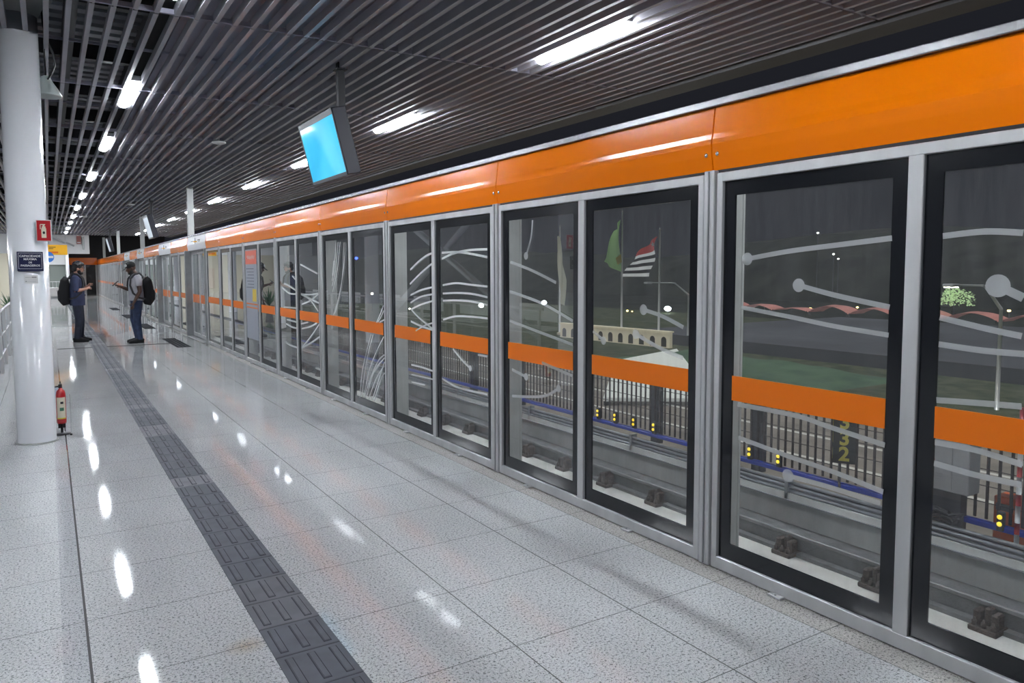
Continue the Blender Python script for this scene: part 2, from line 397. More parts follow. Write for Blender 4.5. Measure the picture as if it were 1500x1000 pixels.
# ------------------------------------------------------------------ platform screen wall
ART = {'a': [([(2.32, 1.55), (2.1, 1.58), (1.87, 1.6), (1.63, 1.62)], 0.022, 0.03), ([(2.04, 1.43), (1.86, 1.39), (1.63, 1.35)], 0.022, 0.03), ([(2.35, 1.32), (2.09, 1.29), (1.86, 1.26), (1.63, 1.24)], 0.02, 0), ([(2.36, 0.85), (2.04, 0.85), (1.88, 0.83), (1.63, 0.8)], 0.022, 0), ([(2.35, 0.69), (2.08, 0.66), (1.85, 0.64), (1.63, 0.61)], 0.022, 0), ([(2.07, 0.57), (1.87, 0.57), (1.64, 0.56)], 0.022, 0.03)], 'b': [([(1.44, 1.62), (1.3, 1.63), (1.18, 1.62)], 0.022, 0), ([(1.25, 1.44), (1.17, 1.4)], 0.03, 0.04), ([(1.44, 1.32), (1.29, 1.29), (1.17, 1.27)], 0.022, 0), ([(1.44, 1.22), (1.29, 1.21), (1.16, 1.21)], 0.022, 0), ([(1.44, 1.01), (1.31, 1.02), (1.16, 1.03)], 0.022, 0), ([(1.44, 0.85), (1.3, 0.85), (1.15, 0.83)], 0.022, 0), ([(1.44, 0.77), (1.3, 0.76), (1.15, 0.76)], 0.022, 0)], 'c': [([(4.19, 1.6), (4.13, 1.72), (4.11, 1.84)], 0.018, 0.026), ([(4.39, 1.56), (4.12, 1.5), (3.84, 1.42)], 0.02, 0), ([(4.4, 1.35), (4.0, 1.28), (3.66, 1.18)], 0.02, 0), ([(4.4, 1.14), (4.0, 1.08), (3.66, 1.03)], 0.02, 0), ([(4.19, 0.76), (4.37, 0.79)], 0.02, 0.026), ([(3.81, 0.73), (3.96, 0.66), (4.19, 0.62), (4.37, 0.6)], 0.02, 0.026), ([(4.0, 0.88), (3.66, 0.83)], 0.02, 0)], 'd': [([(3.02, 1.28), (2.87, 1.25), (2.72, 1.2)], 0.022, 0.03), ([(3.08, 1.14), (2.9, 1.08), (2.72, 1.04)], 0.022, 0.028), ([(3.36, 1.08), (3.46, 1.13)], 0.02, 0.025)], 'e': [([(6.08, 1.51), (5.91, 1.58), (5.75, 1.63), (5.64, 1.65)], 0.018, 0), ([(6.09, 1.38), (5.86, 1.48), (5.64, 1.56)], 0.018, 0), ([(6.08, 1.28), (5.86, 1.33), (5.63, 1.36)], 0.016, 0), ([(6.08, 1.21), (5.87, 1.27), (5.63, 1.3)], 0.016, 0), ([(6.07, 1.15), (5.87, 1.2), (5.64, 1.24)], 0.016, 0), ([(6.07, 1.15), (5.9, 1.08), (5.64, 1.0)], 0.018, 0), ([(6.08, 1.04), (5.87, 1.01), (5.64, 0.99)], 0.018, 0), ([(5.98, 0.96), (5.79, 1.02), (5.64, 1.05)], 0.014, 0), ([(6.08, 0.64), (5.84, 0.64), (5.6, 0.63)], 0.016, 0), ([(6.08, 0.55), (5.61, 0.56)], 0.012, 0), ([(6.08, 0.48), (5.8, 0.49)], 0.012, 0)], 'f': [([(5.45, 1.65), (5.19, 1.65), (4.95, 1.63), (4.71, 1.6)], 0.018, 0), ([(5.45, 1.6), (5.25, 1.64), (4.99, 1.66), (4.71, 1.66)], 0.018, 0), ([(5.44, 1.38), (5.21, 1.4), (4.96, 1.39), (4.71, 1.38)], 0.016, 0), ([(5.44, 1.31), (5.21, 1.32), (4.96, 1.32), (4.71, 1.3)], 0.016, 0), ([(5.44, 1.25), (5.21, 1.26), (4.96, 1.26), (4.71, 1.24)], 0.016, 0), ([(5.44, 1.09), (5.22, 1.13), (4.96, 1.14), (4.71, 1.14)], 0.016, 0), ([(4.98, 0.73), (5.11, 0.78), (5.27, 0.86)], 0.018, 0.024), ([(5.47, 0.59), (5.18, 0.55), (4.72, 0.56)], 0.016, 0), ([(4.86, 0.85), (4.72, 0.85)], 0.016, 0)], 'g': [([(8.21, 0.99), (8.04, 1.18), (7.9, 1.39), (7.8, 1.64), (7.78, 1.82)], 0.016, 0), ([(8.16, 1.01), (7.99, 1.22), (7.87, 1.48), (7.82, 1.82)], 0.016, 0), ([(8.22, 1.26), (8.05, 1.5), (7.93, 1.83)], 0.016, 0), ([(8.23, 1.33), (8.09, 1.54), (8.0, 1.83)], 0.016, 0), ([(8.23, 1.39), (8.13, 1.6), (8.07, 1.83)], 0.016, 0), ([(8.22, 1.45), (8.16, 1.62)], 0.016, 0)], 'h': [([(7.4, 0.14), (7.33, 0.41), (7.18, 0.67), (7.05, 0.85)], 0.016, 0), ([(7.34, 0.15), (7.25, 0.42), (7.12, 0.67), (7.0, 0.85)], 0.016, 0), ([(7.28, 0.16), (7.14, 0.44), (6.93, 0.67), (6.72, 0.85)], 0.016, 0), ([(7.26, 0.17), (7.07, 0.41), (6.86, 0.6), (6.71, 0.67)], 0.016, 0), ([(7.22, 0.15), (7.01, 0.45), (6.71, 0.64)], 0.016, 0), ([(7.15, 0.16), (6.94, 0.4), (6.72, 0.56)], 0.016, 0), ([(7.05, 0.17), (6.89, 0.37), (6.71, 0.6)], 0.016, 0), ([(7.0, 0.16), (6.82, 0.4), (6.71, 0.49)], 0.016, 0), ([(6.9, 0.98), (6.79, 1.08), (6.72, 1.16)], 0.016, 0), ([(6.86, 0.99), (6.75, 1.07), (6.71, 1.11)], 0.016, 0), ([(6.82, 0.99), (6.7, 1.02)], 0.016, 0)], 'i': [([(10.28, 1.33), (10.02, 1.3), (9.67, 1.24)], 0.02, 0), ([(10.36, 1.27), (10.03, 1.2), (9.64, 1.2)], 0.02, 0), ([(10.31, 1.0), (9.65, 1.01)], 0.02, 0), ([(10.17, 0.83), (9.67, 0.82)], 0.02, 0), ([(10.21, 0.77), (9.92, 0.74), (9.64, 0.74)], 0.02, 0), ([(10.31, 0.51), (10.01, 0.48), (9.66, 0.48)], 0.02, 0), ([(9.86, 1.44), (9.62, 1.36)], 0.02, 0)], 'j': [([(9.47, 1.59), (8.77, 1.47)], 0.02, 0), ([(9.47, 1.2), (9.02, 1.21), (8.75, 1.23)], 0.02, 0), ([(9.47, 1.21), (9.09, 1.14), (8.77, 1.01)], 0.02, 0), ([(9.47, 1.2), (8.73, 1.11)], 0.02, 0), ([(9.45, 1.07), (9.09, 1.13), (8.75, 1.22)], 0.02, 0), ([(9.5, 0.81), (9.2, 0.85)], 0.02, 0), ([(9.47, 0.75), (9.11, 0.8), (8.84, 0.86)], 0.02, 0), ([(9.46, 0.51), (9.12, 0.66), (8.74, 0.85)], 0.02, 0), ([(9.46, 0.5), (9.07, 0.6), (8.73, 0.7)], 0.02, 0), ([(8.93, 0.29), (8.7, 0.29)], 0.02, 0)]}
ZB, ZT = .0, 1.97
def ribbon(b, pts, w, dot, x=W-.012):
    # smooth polyline -> flat ribbon on the plane x
    P = [Vector((p[0], p[1])) for p in pts]; Q = []
    for i in range(len(P)-1):
        p0 = P[max(i-1, 0)]; p1 = P[i]; p2 = P[i+1]; p3 = P[min(i+2, len(P)-1)]
        for k in range(6):
            t = k/6; Q.append(.5*((2*p1)+(p2-p0)*t+(2*p0-5*p1+4*p2-p3)*t*t+(3*p1-p0-3*p2+p3)*t**3))
    Q.append(P[-1]); vs = []
    for i, q in enumerate(Q):
        tt = (Q[min(i+1, len(Q)-1)]-Q[max(i-1, 0)]); tt = tt.normalized() if tt.length > 1e-6 else Vector((1,0)); n = Vector((-tt.y, tt.x))*w/2
        vs += [(x, q.x+n.x, q.y+n.y), (x, q.x-n.x, q.y-n.y)]
    b.add(vs, [(2*i, 2*i+1, 2*i+3, 2*i+2) for i in range(len(Q)-1)])
    if dot:
        c = P[0]; b.add([(x-.0006, c.x+dot*math.cos(2*PI*k/20), c.y+dot*math.sin(2*PI*k/20)) for k in range(20)], [tuple(range(20))])
def pane(root, y0, y1, z0=.065, z1=1.93, band=True, fr=.065, gm=None, x=W, art=None, frit=True):
    g_ = MB().quad((x, y1, z0), (x, y0, z0), (x, y0, z1), (x, y1, z1)).build('glass_pane', gm or GLASS, root)
    if frit:
        f = MB(); xx = x-.004
        f.box(xx, x+.006, y0, y1, z0, z0+fr*1.25); f.box(xx, x+.006, y0, y1, z1-fr*1.15, z1); f.box(xx, x+.006, y0, y0+fr, z0+fr*1.25, z1-fr*1.15); f.box(xx, x+.006, y1-fr, y1, z0+fr*1.25, z1-fr*1.15)
        f.build('black_border', FRIT, g_)
    if band:
        f = MB(); f.box(x-.006, x+.001, y0+(fr if frit else 0), y1-(fr if frit else 0), .865, .985); f.build('orange_band', ORANGE_D, g_)
    if art:
        for (p, w, dt) in ART[art]:
            a = MB(); ribbon(a, p, w, dt, x-.008); a.build('frosted_line', FROST if art in 'abcd' else FROST_LIT, g_)
    return g_
def fascia(y0, y1, m, label, grp, screws=True, cat='fascia panel'):
    prof = [(2.829, 2.293), (2.815, 2.165), (2.810, 2.140), (2.807, 2.115), (2.812, 2.06), (2.824, 1.987), (2.90, 1.987), (2.90, 2.293)]
    b = MB(); n = len(prof)
    vs = [(x, y0+.004, z) for x, z in prof] + [(x, y1-.004, z) for x, z in prof]
    fs = [(k, (k+1) % n, n+(k+1) % n, n+k) for k in range(n)]
    b.add(vs, fs+[tuple(range(n))[::-1], tuple(range(n, 2*n))])
    o = b.build('fascia_panel', m, label=label, cat=cat, group=grp)
    if screws:
        for yy_ in (y0+.035, y1-.035):
            MB().ell((2.810, yy_, 2.065), (.006, .011, .011), 10, 6).build('screw', SILVER, o)
    return o
def frame_mesh(y0, y1, mids, x0=W-.022, x1=W+.03, sill=True):
    b = MB()
    b.bevbox(x0, x1, y0+.042, y0+.078, 0.004, ZT, .003); b.bevbox(x0, x1, y1-.078, y1-.042, .004, ZT, .003)
    b.bevbox(x0+.001, x1, y0+.07, y1-.07, 1.925, ZT, .003); b.bevbox(x0+.001, x1, y0+.07, y1-.07, .004, .066, .003)
    for m in mids: b.bevbox(x0+.002, x1, m-.03, m+.03, .06, 1.93, .003)
    return b
def post(y, label):
    r = empty('screen_post', (0, 0, 0), label=label, cat='steel post', group='steel posts between the glass screens')
    b = MB(); b.bevbox(W-.03, W+.025, y-.033, y+.033, .002, 1.985, .004)
    b.build('upright', STEEL, r); MB().bevbox(W+.032, W+.15, y-.06, y+.06, -.15, 1.985, .003).build('side_plate', POSTM, r)
    MB().bevbox(W-.036, W-.028, y-.004, y+.004, .01, 1.98, .001).build('groove', STEEL_D, r)
    MB().bevbox(W+.15, W+.17, y-.06, y+.06, .0, 1.985, .003).build('outer_plate', POSTM, r)
    return r
bays = []
y = 2.542-2.027*2; k = -2
desc = {-2: ('plain glass screen bay beside the camera', None, None), -1: ('large glass screen bay nearest the camera, round-ended frosted lines', 'a', 'b'), 0: ('glass screen bay through which the three flags are seen', 'c', 'd'),
        1: ('glass screen bay with wide arching white lines', 'e', 'f'), 2: ('glass screen bay with bundled fan of white lines', 'g', 'h'), 3: ('glass screen bay with crossing white lines', 'i', 'j'),
        4: ('plain glass screen bay just past the crossing-line one', None, None), 5: ('glass screen bay carrying the grey poster with red heading', None, None)}
post_y = []
for k in range(-2, 6):
    y0 = 2.542+2.027*k; y1 = y0+2.027; mid = (y0+y1)/2+.012
    lab, a1, a2 = desc[k]
    r = empty('glass_screen', label='steel framed ' + lab, cat='screen bay', group='glass screen bays along the platform')
    frame_mesh(y0, y1, [mid]).build('frame', STEEL, r)
    pane(r, y0+.078, mid-.03, art=a2 if k >= 0 else a2)
    pane(r, mid+.03, y1-.078, art=a1)
    post_y.append(y0)
    who = 'leaving the picture at the right edge' if k == -2 else 'counted %s from the camera' % ORD[k+1]
    fascia(y0, y1, ORANGE, 'glossy orange fascia panel above the ' + lab.replace('glass screen bay', 'glass bay'), 'orange fascia panels')
# door zone
doors = [(16.1, 18.4), (21.2, 23.6), (27.5, 29.8), (32.6, 35.0)]
fixed = [(14.706, 16.1), (18.4, 19.8), (19.8, 21.2), (23.6, 24.9), (24.9, 26.2), (26.2, 27.5), (29.8, 31.2), (31.2, 32.6)] + [(35.0+2.0*i, 37.0+2.0*i) for i in range(10)]
n = 0
for (y0, y1) in fixed:
    wide = y1-y0 > 1.6
    where = {0: 'narrow glass screen just before the nearest sliding doors'}.get(n)
    if where is None:
        if y0 < 21: where = 'narrow glass screen between first and second sliding doors, %s one' % ('nearer' if y0 < 19 else 'farther')
        elif y0 < 27: where = 'narrow glass screen between second and third sliding doors, %s one' % ('nearest' if y0 < 24 else 'middle' if y0 < 26 else 'farthest')
        elif y0 < 32: where = 'narrow glass screen between third and fourth sliding doors, %s one' % ('nearer' if y0 < 31 else 'farther')
        else: where = 'far glass bay past the last doors, %s toward the end wall' % ORD[int((y0-35)/2+.1)]
    r = empty('glass_screen', label=where, cat='screen bay', group='far glass screens along the platform')
    if wide:
        mid = (y0+y1)/2
        frame_mesh(y0, y1, [mid]).build('frame', STEEL, r); pane(r, y0+.078, mid-.03, frit=False); pane(r, mid+.03, y1-.078, frit=False)
    else:
        frame_mesh(y0, y1, []).build('frame', STEEL, r); pane(r, y0+.078, y1-.078, fr=.04)
    post_y.append(y0)
    fascia(y0, y1, ORANGE, 'orange fascia above ' + where, 'far orange fascia panels', screws=False)
    n += 1
GLASS_D = GLASS
for i, (y0, y1) in enumerate(doors):
    r = empty('sliding_door', label='pair of steel framed sliding glass platform doors, %s from the camera' % ORD[i], cat='platform door', group='sliding platform doors')
    yc = (y0+y1)/2
    for a, c in ((y0+.175, yc-.01), (yc+.01, y1-.175)):
        lf = MB(); X0, X1 = W+.04, W+.075
        lf.bevbox(X0, X1, a, a+.05, .02, 1.97, .003); lf.bevbox(X0, X1, c-.05, c, .02, 1.97, .003); lf.bevbox(X0, X1, a+.045, c-.045, 1.90, 1.97, .003); lf.bevbox(X0, X1, a+.045, c-.045, .02, .10, .003)
        o = lf.build('door_leaf', STEEL, r)
        MB().quad((W+.055, c-.05, .1), (W+.055, a+.05, .1), (W+.055, a+.05, 1.9), (W+.055, c-.05, 1.9)).build('glass_pane', GLASS, o)
        f = MB(); f.box(W+.048, W+.056, a+.05, c-.05, .80, .985); f.build('orange_band', ORANGE_D, o)
        for q in range(5):
            u = a+.15+q*.13; a2 = MB()
            if u+.2 < c-.05: ribbon(a2, [(u, .35), (u+.02, .9), (u+.10, 1.5), (u+.16, 1.85)], .022, 0, W+.045); a2.build('frosted_line', FROST, o)
    for yy_, xn in ((y0+.112, W-.03), (y1-.112, W-.10)):
        j = MB(); j.bevbox(xn, W+.12, yy_-.055, yy_+.055, .0, 1.985, .006); j.build('door_jamb', STEEL_D, r)
    MB().bevbox(W-.01, W+.13, y0+.17, y1-.17, 1.955, 1.985, .003).build('door_header', BLACK, r)
    MB().bevbox(W-.10, W+.13, y0+.17, y1-.17, .0, .012, .003).build('door_sill', STEEL_D, r)
    o = fascia(y0, y1, WHITE_P, 'white information panel above the %s pair of sliding doors' % ORD[i], 'white panels above the doors', screws=False, cat='information panel')
    m_ = MB()
    m_.box(2.808, 2.8105, yc-.55, yc-.25, 2.18, 2.20); m_.box(2.806, 2.8085, yc-.55, yc-.32, 2.155, 2.165)
    m_.box(2.808, 2.8105, yc+.30, yc+.60, 2.18, 2.19); m_.box(2.804, 2.808, yc+.02, yc+.06, 2.12, 2.25)
    m_.build('dark_marks', NAVY, o)
    MB().lathe([(.0, 0), (.05, 0), (.05, .02), (0, .02)], (2.795, yc-.1, 2.15), 12).build('yellow_mark', YELP, o)
for i, yy_ in enumerate(sorted(set(post_y))):
    post(yy_, 'upright steel post between glass screens, %s from the camera' % (ORD[i] if i < 20 else 'number %d' % (i+1)))
# rail along the top and the foot of the screens
b = MB(); b.bevbox(W-.018, W+.12, -1.6, 55, 2.296, 2.332, .004); b.build('trim_3', SILVER, kind='structure')
MB().bevbox(W-.0, W+.12, -1.6, 55, 1.968, 1.99, .002).build('trim_4', BLACK, kind='structure')
MB().box(W+.035, W+.14, -1.6, 55, -.3, .0).build('trim_5', BLACK, kind='structure')
b = MB()
i = 0
for k in range(-2, 6):
    for f_ in (.28, .78):
        yc = 2.542+2.027*(k+f_)
        b_ = MB(); b_.bevbox(W-.055, W-.02, yc-.035, yc+.035, .0005, .012, .002); b_.lathe([(.007, 0), (.007, .005), (0, .006)], (W-.042, yc, .012), 8)
        b_.build('foot_clip', STEEL, label='small steel clip at the foot of the glass screens, %s from the camera' % ORD[i], cat='clip', group='foot clips under the screens'); i += 1

# grey poster on the far half of the sixth bay
r = empty('information_poster', label='tall grey poster with red heading and yellow sign stuck on the glass', cat='poster')
MB().box(W-.012, W-.009, 11.78, 12.56, .40, 1.86).build('sheet', veil_material('grey_film', (.40, .43, .50), .93), r)
MB().box(W-.015, W-.0125, 11.80, 12.54, 1.62, 1.84).build('red_heading', mat('red_heading', (.75, .16, .10), .4), r)
b = MB(); b.tube([(W-.0155, 12.42-.03*q, 1.73+.035*math.sin(q*1.9)) for q in range(18)], .004, 5); b.build('heading_squiggle', WHITE, r)
MB().box(W-.015, W-.0125, 11.86, 12.10, 1.02, 1.22).build('yellow_sign', mat('yellow_square', (.8, .6, .08), .4), r)
b = MB(); b.box(W-.015, W-.0125, 11.80, 12.54, .965, .985); b.box(W-.015, W-.0125, 11.80, 12.54, .905, .925); b.build('orange_stripe', ORANGE_D, r)
b = MB()
for q in range(7): b.box(W-.015, W-.0125, 12.0, 12.50-.05*(q % 3), 1.54-.05*q, 1.55-.05*q)
b.build('text_lines', NAVY, r)

# ------------------------------------------------------------------ near column and what hangs on it
def column(y, label):
    r = empty('round_column', (-.14, y, 0), label=label, cat='column', group='round white columns')
    MB().lathe([(.152, 0), (.152, .004), (.150, .012), (.150, 3.70)], n=48).build('shaft', COLW, r)
    MB().lathe([(.150, 3.69), (.155, 3.70), (.20, 3.80), (.27, 3.86), (.27, 4.6)], n=40).build('capital', CAPW, r)
    MB().lathe([(.151, 0), (.168, 0), (.163, .008), (.151, .010)], n=48).build('base_ring', mat('sealant', (.35, .36, .36), .6), r)
    return r
column(7.6, 'thick round white column standing at the left, nearest to the camera')
for i, y in enumerate([14.4, 21.2, 28.0, 34.8, 41.6]):
    column(y, 'round white column in the row behind the nearest one, %s behind it' % ORD[i])
def curved_sign(name, th0, th1, z0, z1, m, parent, r=.153, cy=7.6, n=10, cx=-.14, thick=.004):
    b = MB(); vs = []
    for k in range(n+1):
        th = th0+(th1-th0)*k/n
        for rr in (r, r+thick):
            for z in (z0, z1): vs.append((cx+rr*math.cos(th), cy+rr*math.sin(th), z))
    fs = []
    for k in range(n):
        o = 4*k; p = 4*(k+1)
        fs += [(o+2, p+2, p+3, o+3), (o, o+1, p+1, p), (o+1, o+3, p+3, p+1), (o, p, p+2, o+2)]
    fs += [(0, 2, 3, 1), (4*n, 4*n+1, 4*n+3, 4*n+2)]
    b.add(vs, fs, False); return b.build(name, m, parent)
# flat fire-extinguisher sign, seen nearly square on
r = empty('fire_sign', (-.015, 7.44, 1.86), -.02, label='small red square sign with a white extinguisher symbol on the white column', cat='sign')
MB().bevbox(-.058, .058, -.006, 0, -.093, .093, .002).build('white_edge', WHITE, r)
MB().box(-.051, .051, -.0085, -.0062, -.086, .086).build('red_field', RED, r)
b = MB(); yy_ = -.0095
b.box(-.018, .018, yy_, -.0087, -.062, .02); b.box(-.014, .014, yy_, -.0087, .02, .036); b.box(-.007, .007, yy_, -.0087, .036, .048); b.box(-.024, .012, yy_, -.0087, .048, .056)
b.box(-.028, -.022, yy_, -.0087, .012, .052)
b.build('extinguisher_symbol', CREAM, r)
b = MB(); b.add([(.009*math.cos(2*PI*k/16), -.0100, -.018+.012*math.sin(2*PI*k/16)) for k in range(16)], [tuple(range(16))[::-1]]); b.build('dark_spot', BLACK, r)
MB().box(-.035, .01, 0, .05, -.03, .03).build('mounting_block', WHITE, r)
# blue sign
r = empty('blue_sign', (-.125, 7.438, 1.595), label='dark blue sign with white capital lettering on the white column', cat='sign')
MB().bevbox(-.095, .095, -.004, .006, -.083, .083, .002).build('plate', NAVY, r)
b = MB()
for (a, c, e, f_) in ((-.085, .085, .070, .0725), (-.085, .085, -.0645, -.062), (-.085, -.0828, -.062, .070), (.0828, .085, -.062, .070)): b.box(a, c, -.0055, -.0042, e, f_)
b.build('white_border', WHITE, r)
for s_, z_, h in (('CAPACIDADE', .045, .025), ('MÁXIMA', .018, .025), ('DE', -.010, .020), ('PASSAGEIROS', -.036, .023)):
    text('lettering', s_, h, WHITE, r, (0, -.0048, z_), (1,0,0), (0,0,1), bold=.0006)
r = empty('small_notice', (-.125, 7.449, 1.442), label='small white notice with grey print below the blue sign', cat='notice')
MB().box(-.05, .05, -.002, .002, -.035, .035).build('sheet', WHITE, r)
b = MB(); b.box(.005, .040, -.003, -.0021, .012, .022); b.box(-.042, .0, -.003, -.0021, .014, .017); b.box(-.042, -.03, -.003, -.0021, -.022, -.014); b.box(-.026, .035, -.003, -.0021, -.019, -.017); b.box(-.045, .04, -.003, -.0021, -.002, -.001)
b.build('print', STEEL_D, r)
# extinguisher
r = empty('fire_extinguisher', (.055, 7.80, .10), label='red fire extinguisher with cream label beside the foot of the white column', cat='fire extinguisher')
MB().lathe([(.01, 0), (.036, .004), (.040, .02), (.040, .27), (.034, .305), (.016, .325), (.013, .335)], n=24).build('cylinder', RED, r)
b = MB(); b.lathe([(.016, .335), (.016, .365), (.01, .37)], n=12); b.box(-.012, .012, -.055, .02, .368, .376); b.tube([(0, .0, .376), (0, -.03, .385), (0, -.06, .398)], .006, 6); b.build('valve_handle', BLACK, r)
b = MB(); b.tube([(-.016, 0, .35), (-.05, 0, .345), (-.056, 0, .28), (-.053, 0, .12), (-.05, 0, .06)], .008, 8); b.build('hose', BLACK, r)
cs = curved_sign('label', -2.5, -.6, .05, .25, CREAM, r, .0405, 0, 10, 0, .0008)
curved_sign('label_emblem', -1.7, -1.1, .19, .21, BLACK, cs, .0415, 0, 4, 0, .0005); curved_sign('label_emblem', -1.85, -1.05, .125, .155, mat('green_print', (.05, .16, .10), .5), cs, .0415, 0, 4, 0, .0005)
curved_sign('label_stripe', -2.45, -.65, .05, .06, mat('yellow_print', (.7, .6, .05), .5), cs, .0415, 0, 8, 0, .0005)
b = MB(); b.box(-.03, .03, -.006, .006, -.04, -.0); b.tube([(0, 0, -.098), (0, 0, 0)], .012, 8); b.lathe([(.07, -.098), (.07, -.088), (.02, -.084)], n=24); b.build('floor_stand', BLACK, r)
r = empty('thin_rod', (.125, 7.72, 0), label='thin dark upright rod standing right of the red extinguisher', cat='rod')
MB().tube([(0, 0, .012), (0, 0, .38)], .0028, 6).build('shaft', STEEL_D, r); MB().lathe([(.010, 0), (.010, .012), (.004, .016)], n=10).build('foot', BLACK, r)
MB().tube([(-.04, .0, .30), (0, 0, .302)], .0025, 6).build('hook', STEEL_D, r)
# white horn (bell) and black cable
r = empty('horn_loudspeaker', (.055, 7.98, 3.20), label='pale bell-shaped horn hanging behind the top of the white column', cat='loudspeaker')
b = MB(); b.lathe([(.02, .10), (.035, .09), (.06, .04), (.10, -.02), (.125, -.07), (.125, -.085), (.115, -.085), (.0, -.05)], n=28); b.build('bell', mat('pale_green_plastic', (.62, .70, .69), .3), r)
MB().tube([(0, 0, .08), (0, 0, .42)], .008, 8).build('hanging_rod', BLACK, r)
b = MB(); b.tube([(.04, 7.8, 3.92), (.05, 7.8, 3.72), (.07, 7.82, 3.60), (.12, 7.85, 3.48), (.13, 7.87, 3.38), (.10, 7.9, 3.30), (.07, 7.93, 3.26)], .008, 8)
b.build('black_cable', BLACK, label='black cable looping down beside the top of the white column', cat='cable')

# ------------------------------------------------------------------ hanging displays
PALE = mat('pale_screen', (.5, .55, .62), .2, emit=(.65, .75, .85), es=.35)  # whitish sheen of a glancing view put into colour and glow
def display(x, y, label, lit=True):
    r = empty('hanging_display', (x, y, 2.80), label=label, cat='display', group='displays hanging from the ceiling')
    t = math.radians(14)
    b = MB(); Lh, Hh, Th = .56, .335, .15
    bb = MB(); bb.bevbox(0, Th, -Lh, Lh, -Hh, Hh, .008)
    def tilt(o):
        o.rotation_euler = (0, -t, 0); return o
    tilt(bb.build('casing', mat('casing_dark', (.018, .019, .03), .35), r))
    s = MB(); s.quad((-.0032, Lh-.03, -Hh+.035), (-.0032, -Lh+.012, -Hh+.035), (-.0032, -Lh+.012, Hh-.06), (-.0032, Lh-.03, Hh-.06)); tilt(s.build('screen', SCREEN if lit else PALE, r))
    s = MB()
    for (a, c, e, f_) in ((-Lh, Lh, -Hh, -Hh+.035), (-Lh, Lh, Hh-.06, Hh), (-Lh, -Lh+.012, -Hh, Hh), (Lh-.03, Lh, -Hh, Hh)): s.bevbox(-.006, .0, a, c, e, f_, .001)
    tilt(s.build('bezel', mat('bezel_grey', (.10, .105, .125), .35), r))
    p = MB(); p.bevbox(.02, .09, -.50, -.43, .28, .80, .004); p.build('hanging_pole', BLACK, r)
    MB().bevbox(0, .11, -.53, -.40, .72, .735, .003).build('ceiling_plate', BLACK, r)
    return r
display(2.55, 7.70, 'lit blue slanted display hanging from a dark pole over the platform, the largest')
display(2.55, 23.6, 'slanted display hanging from a pole above the man in the cap', False)
display(2.55, 40.0, 'small slanted display hanging in front of the dark far end, between the two men', False)

r = empty('cross_brace', label='pair of crossing white tubes bracing the left side of the hall', cat='brace')
for (p_, q_) in (((-3, 12.1, .0), (-3, 20.2, 3.44)), ((-3.2, 20.9, .0), (-3.2, 14.2, 3.44))):
    MB().tube([p_, q_], .09, 12).build('tube', COLW, r)
# structural posts beyond the screens
for i, y in enumerate([19.4, 30.2, 41.0, 51.8]):
    b = MB(); b.bevbox(2.99, 3.13, y-.07, y+.07, -.8, 3.66, .005)
    b.build('steel_column', CAPW, label='square grey steel column rising behind the screens to the ceiling, %s from the camera' % ORD[i], cat='steel column', group='square columns behind the screens')

# ------------------------------------------------------------------ far end of the platform
YE = 55
r = empty('end_screen', label='orange topped end wall of glass doors closing the far platform end', cat='end wall')
b = MB(); b.bevbox(1.15, 2.80, YE-.02, YE+.06, 1.99, 2.44, .004); b.build('orange_header', ORANGE, r)
b = MB()
for x in (1.18, 1.66, 2.10, 2.74): b.bevbox(x-.04, x+.04, YE-.01, YE+.04, .002, 1.99, .004)
b.build('frame', STEEL, r)
b = MB(); b.quad((1.2, YE+.02, .05), (1.64, YE+.02, .05), (1.64, YE+.02, 1.95), (1.2, YE+.02, 1.95)); b.quad((2.12, YE+.02, .05), (2.72, YE+.02, .05), (2.72, YE+.02, 1.95), (2.12, YE+.02, 1.95)); b.build('dark_glass', FRIT, r)
MB().quad((1.68, YE+.02, .05), (2.08, YE+.02, .05), (2.08, YE+.02, 1.95), (1.68, YE+.02, 1.95)).build('pale_panel', WALLW, r)
MB().box(1.0, 7.0, YE+.2, YE+.3, -1, 4.6).build('night_sheet', NIGHT, kind='structure')  # dark sheet added to stand for the night past the platform end
b = MB(); b.bevbox(-9, 2.03, 46.55, 46.8, 2.52, 3.75, .01); b.build('trim_6', WALLW, kind='structure')
b = MB(); b.bevbox(1.0, 1.12, 51.5, 55.3, 0, 4.2, .01); b.build('wall_right', WALLW, kind='structure')
b = MB(); b.box(-9, -2.0, 55.6, 55.8, 0, 4.5); b.build('wall_far', BEIGE, kind='structure')
b = MB(); b.box(-2.0, 1.1, 55.6, 55.8, 0, 4.5); b.build('wall_end', GREYG, kind='structure')
b = MB(); b.box(-2.0, 1.1, 55.3, 55.5, 2.0, 4.0); b.build('trim_7', WALLW, kind='structure')
MB().box(-9.2, -9, -3.5, 58, -.2, 4.7).build('wall_left', mat('left_wall_dark', (.22, .23, .25), .4), kind='structure')
MB().box(-9.2, 6.4, -3.7, -3.5, -.2, 4.7).build('wall_behind', mat('rear_wall_dark', (.06, .06, .07), .4), kind='structure')
# unseen lamps behind the bulkhead that light the hall beyond
for i, (x, y) in enumerate([(-5.5, 51), (-2.4, 51), (.1, 51)]):
    r = lamp(x, y, 'unseen white lamp of the far hall beyond the white bulkhead, %s from the left' % ORD[i], 'unseen far hall lamps', .3)
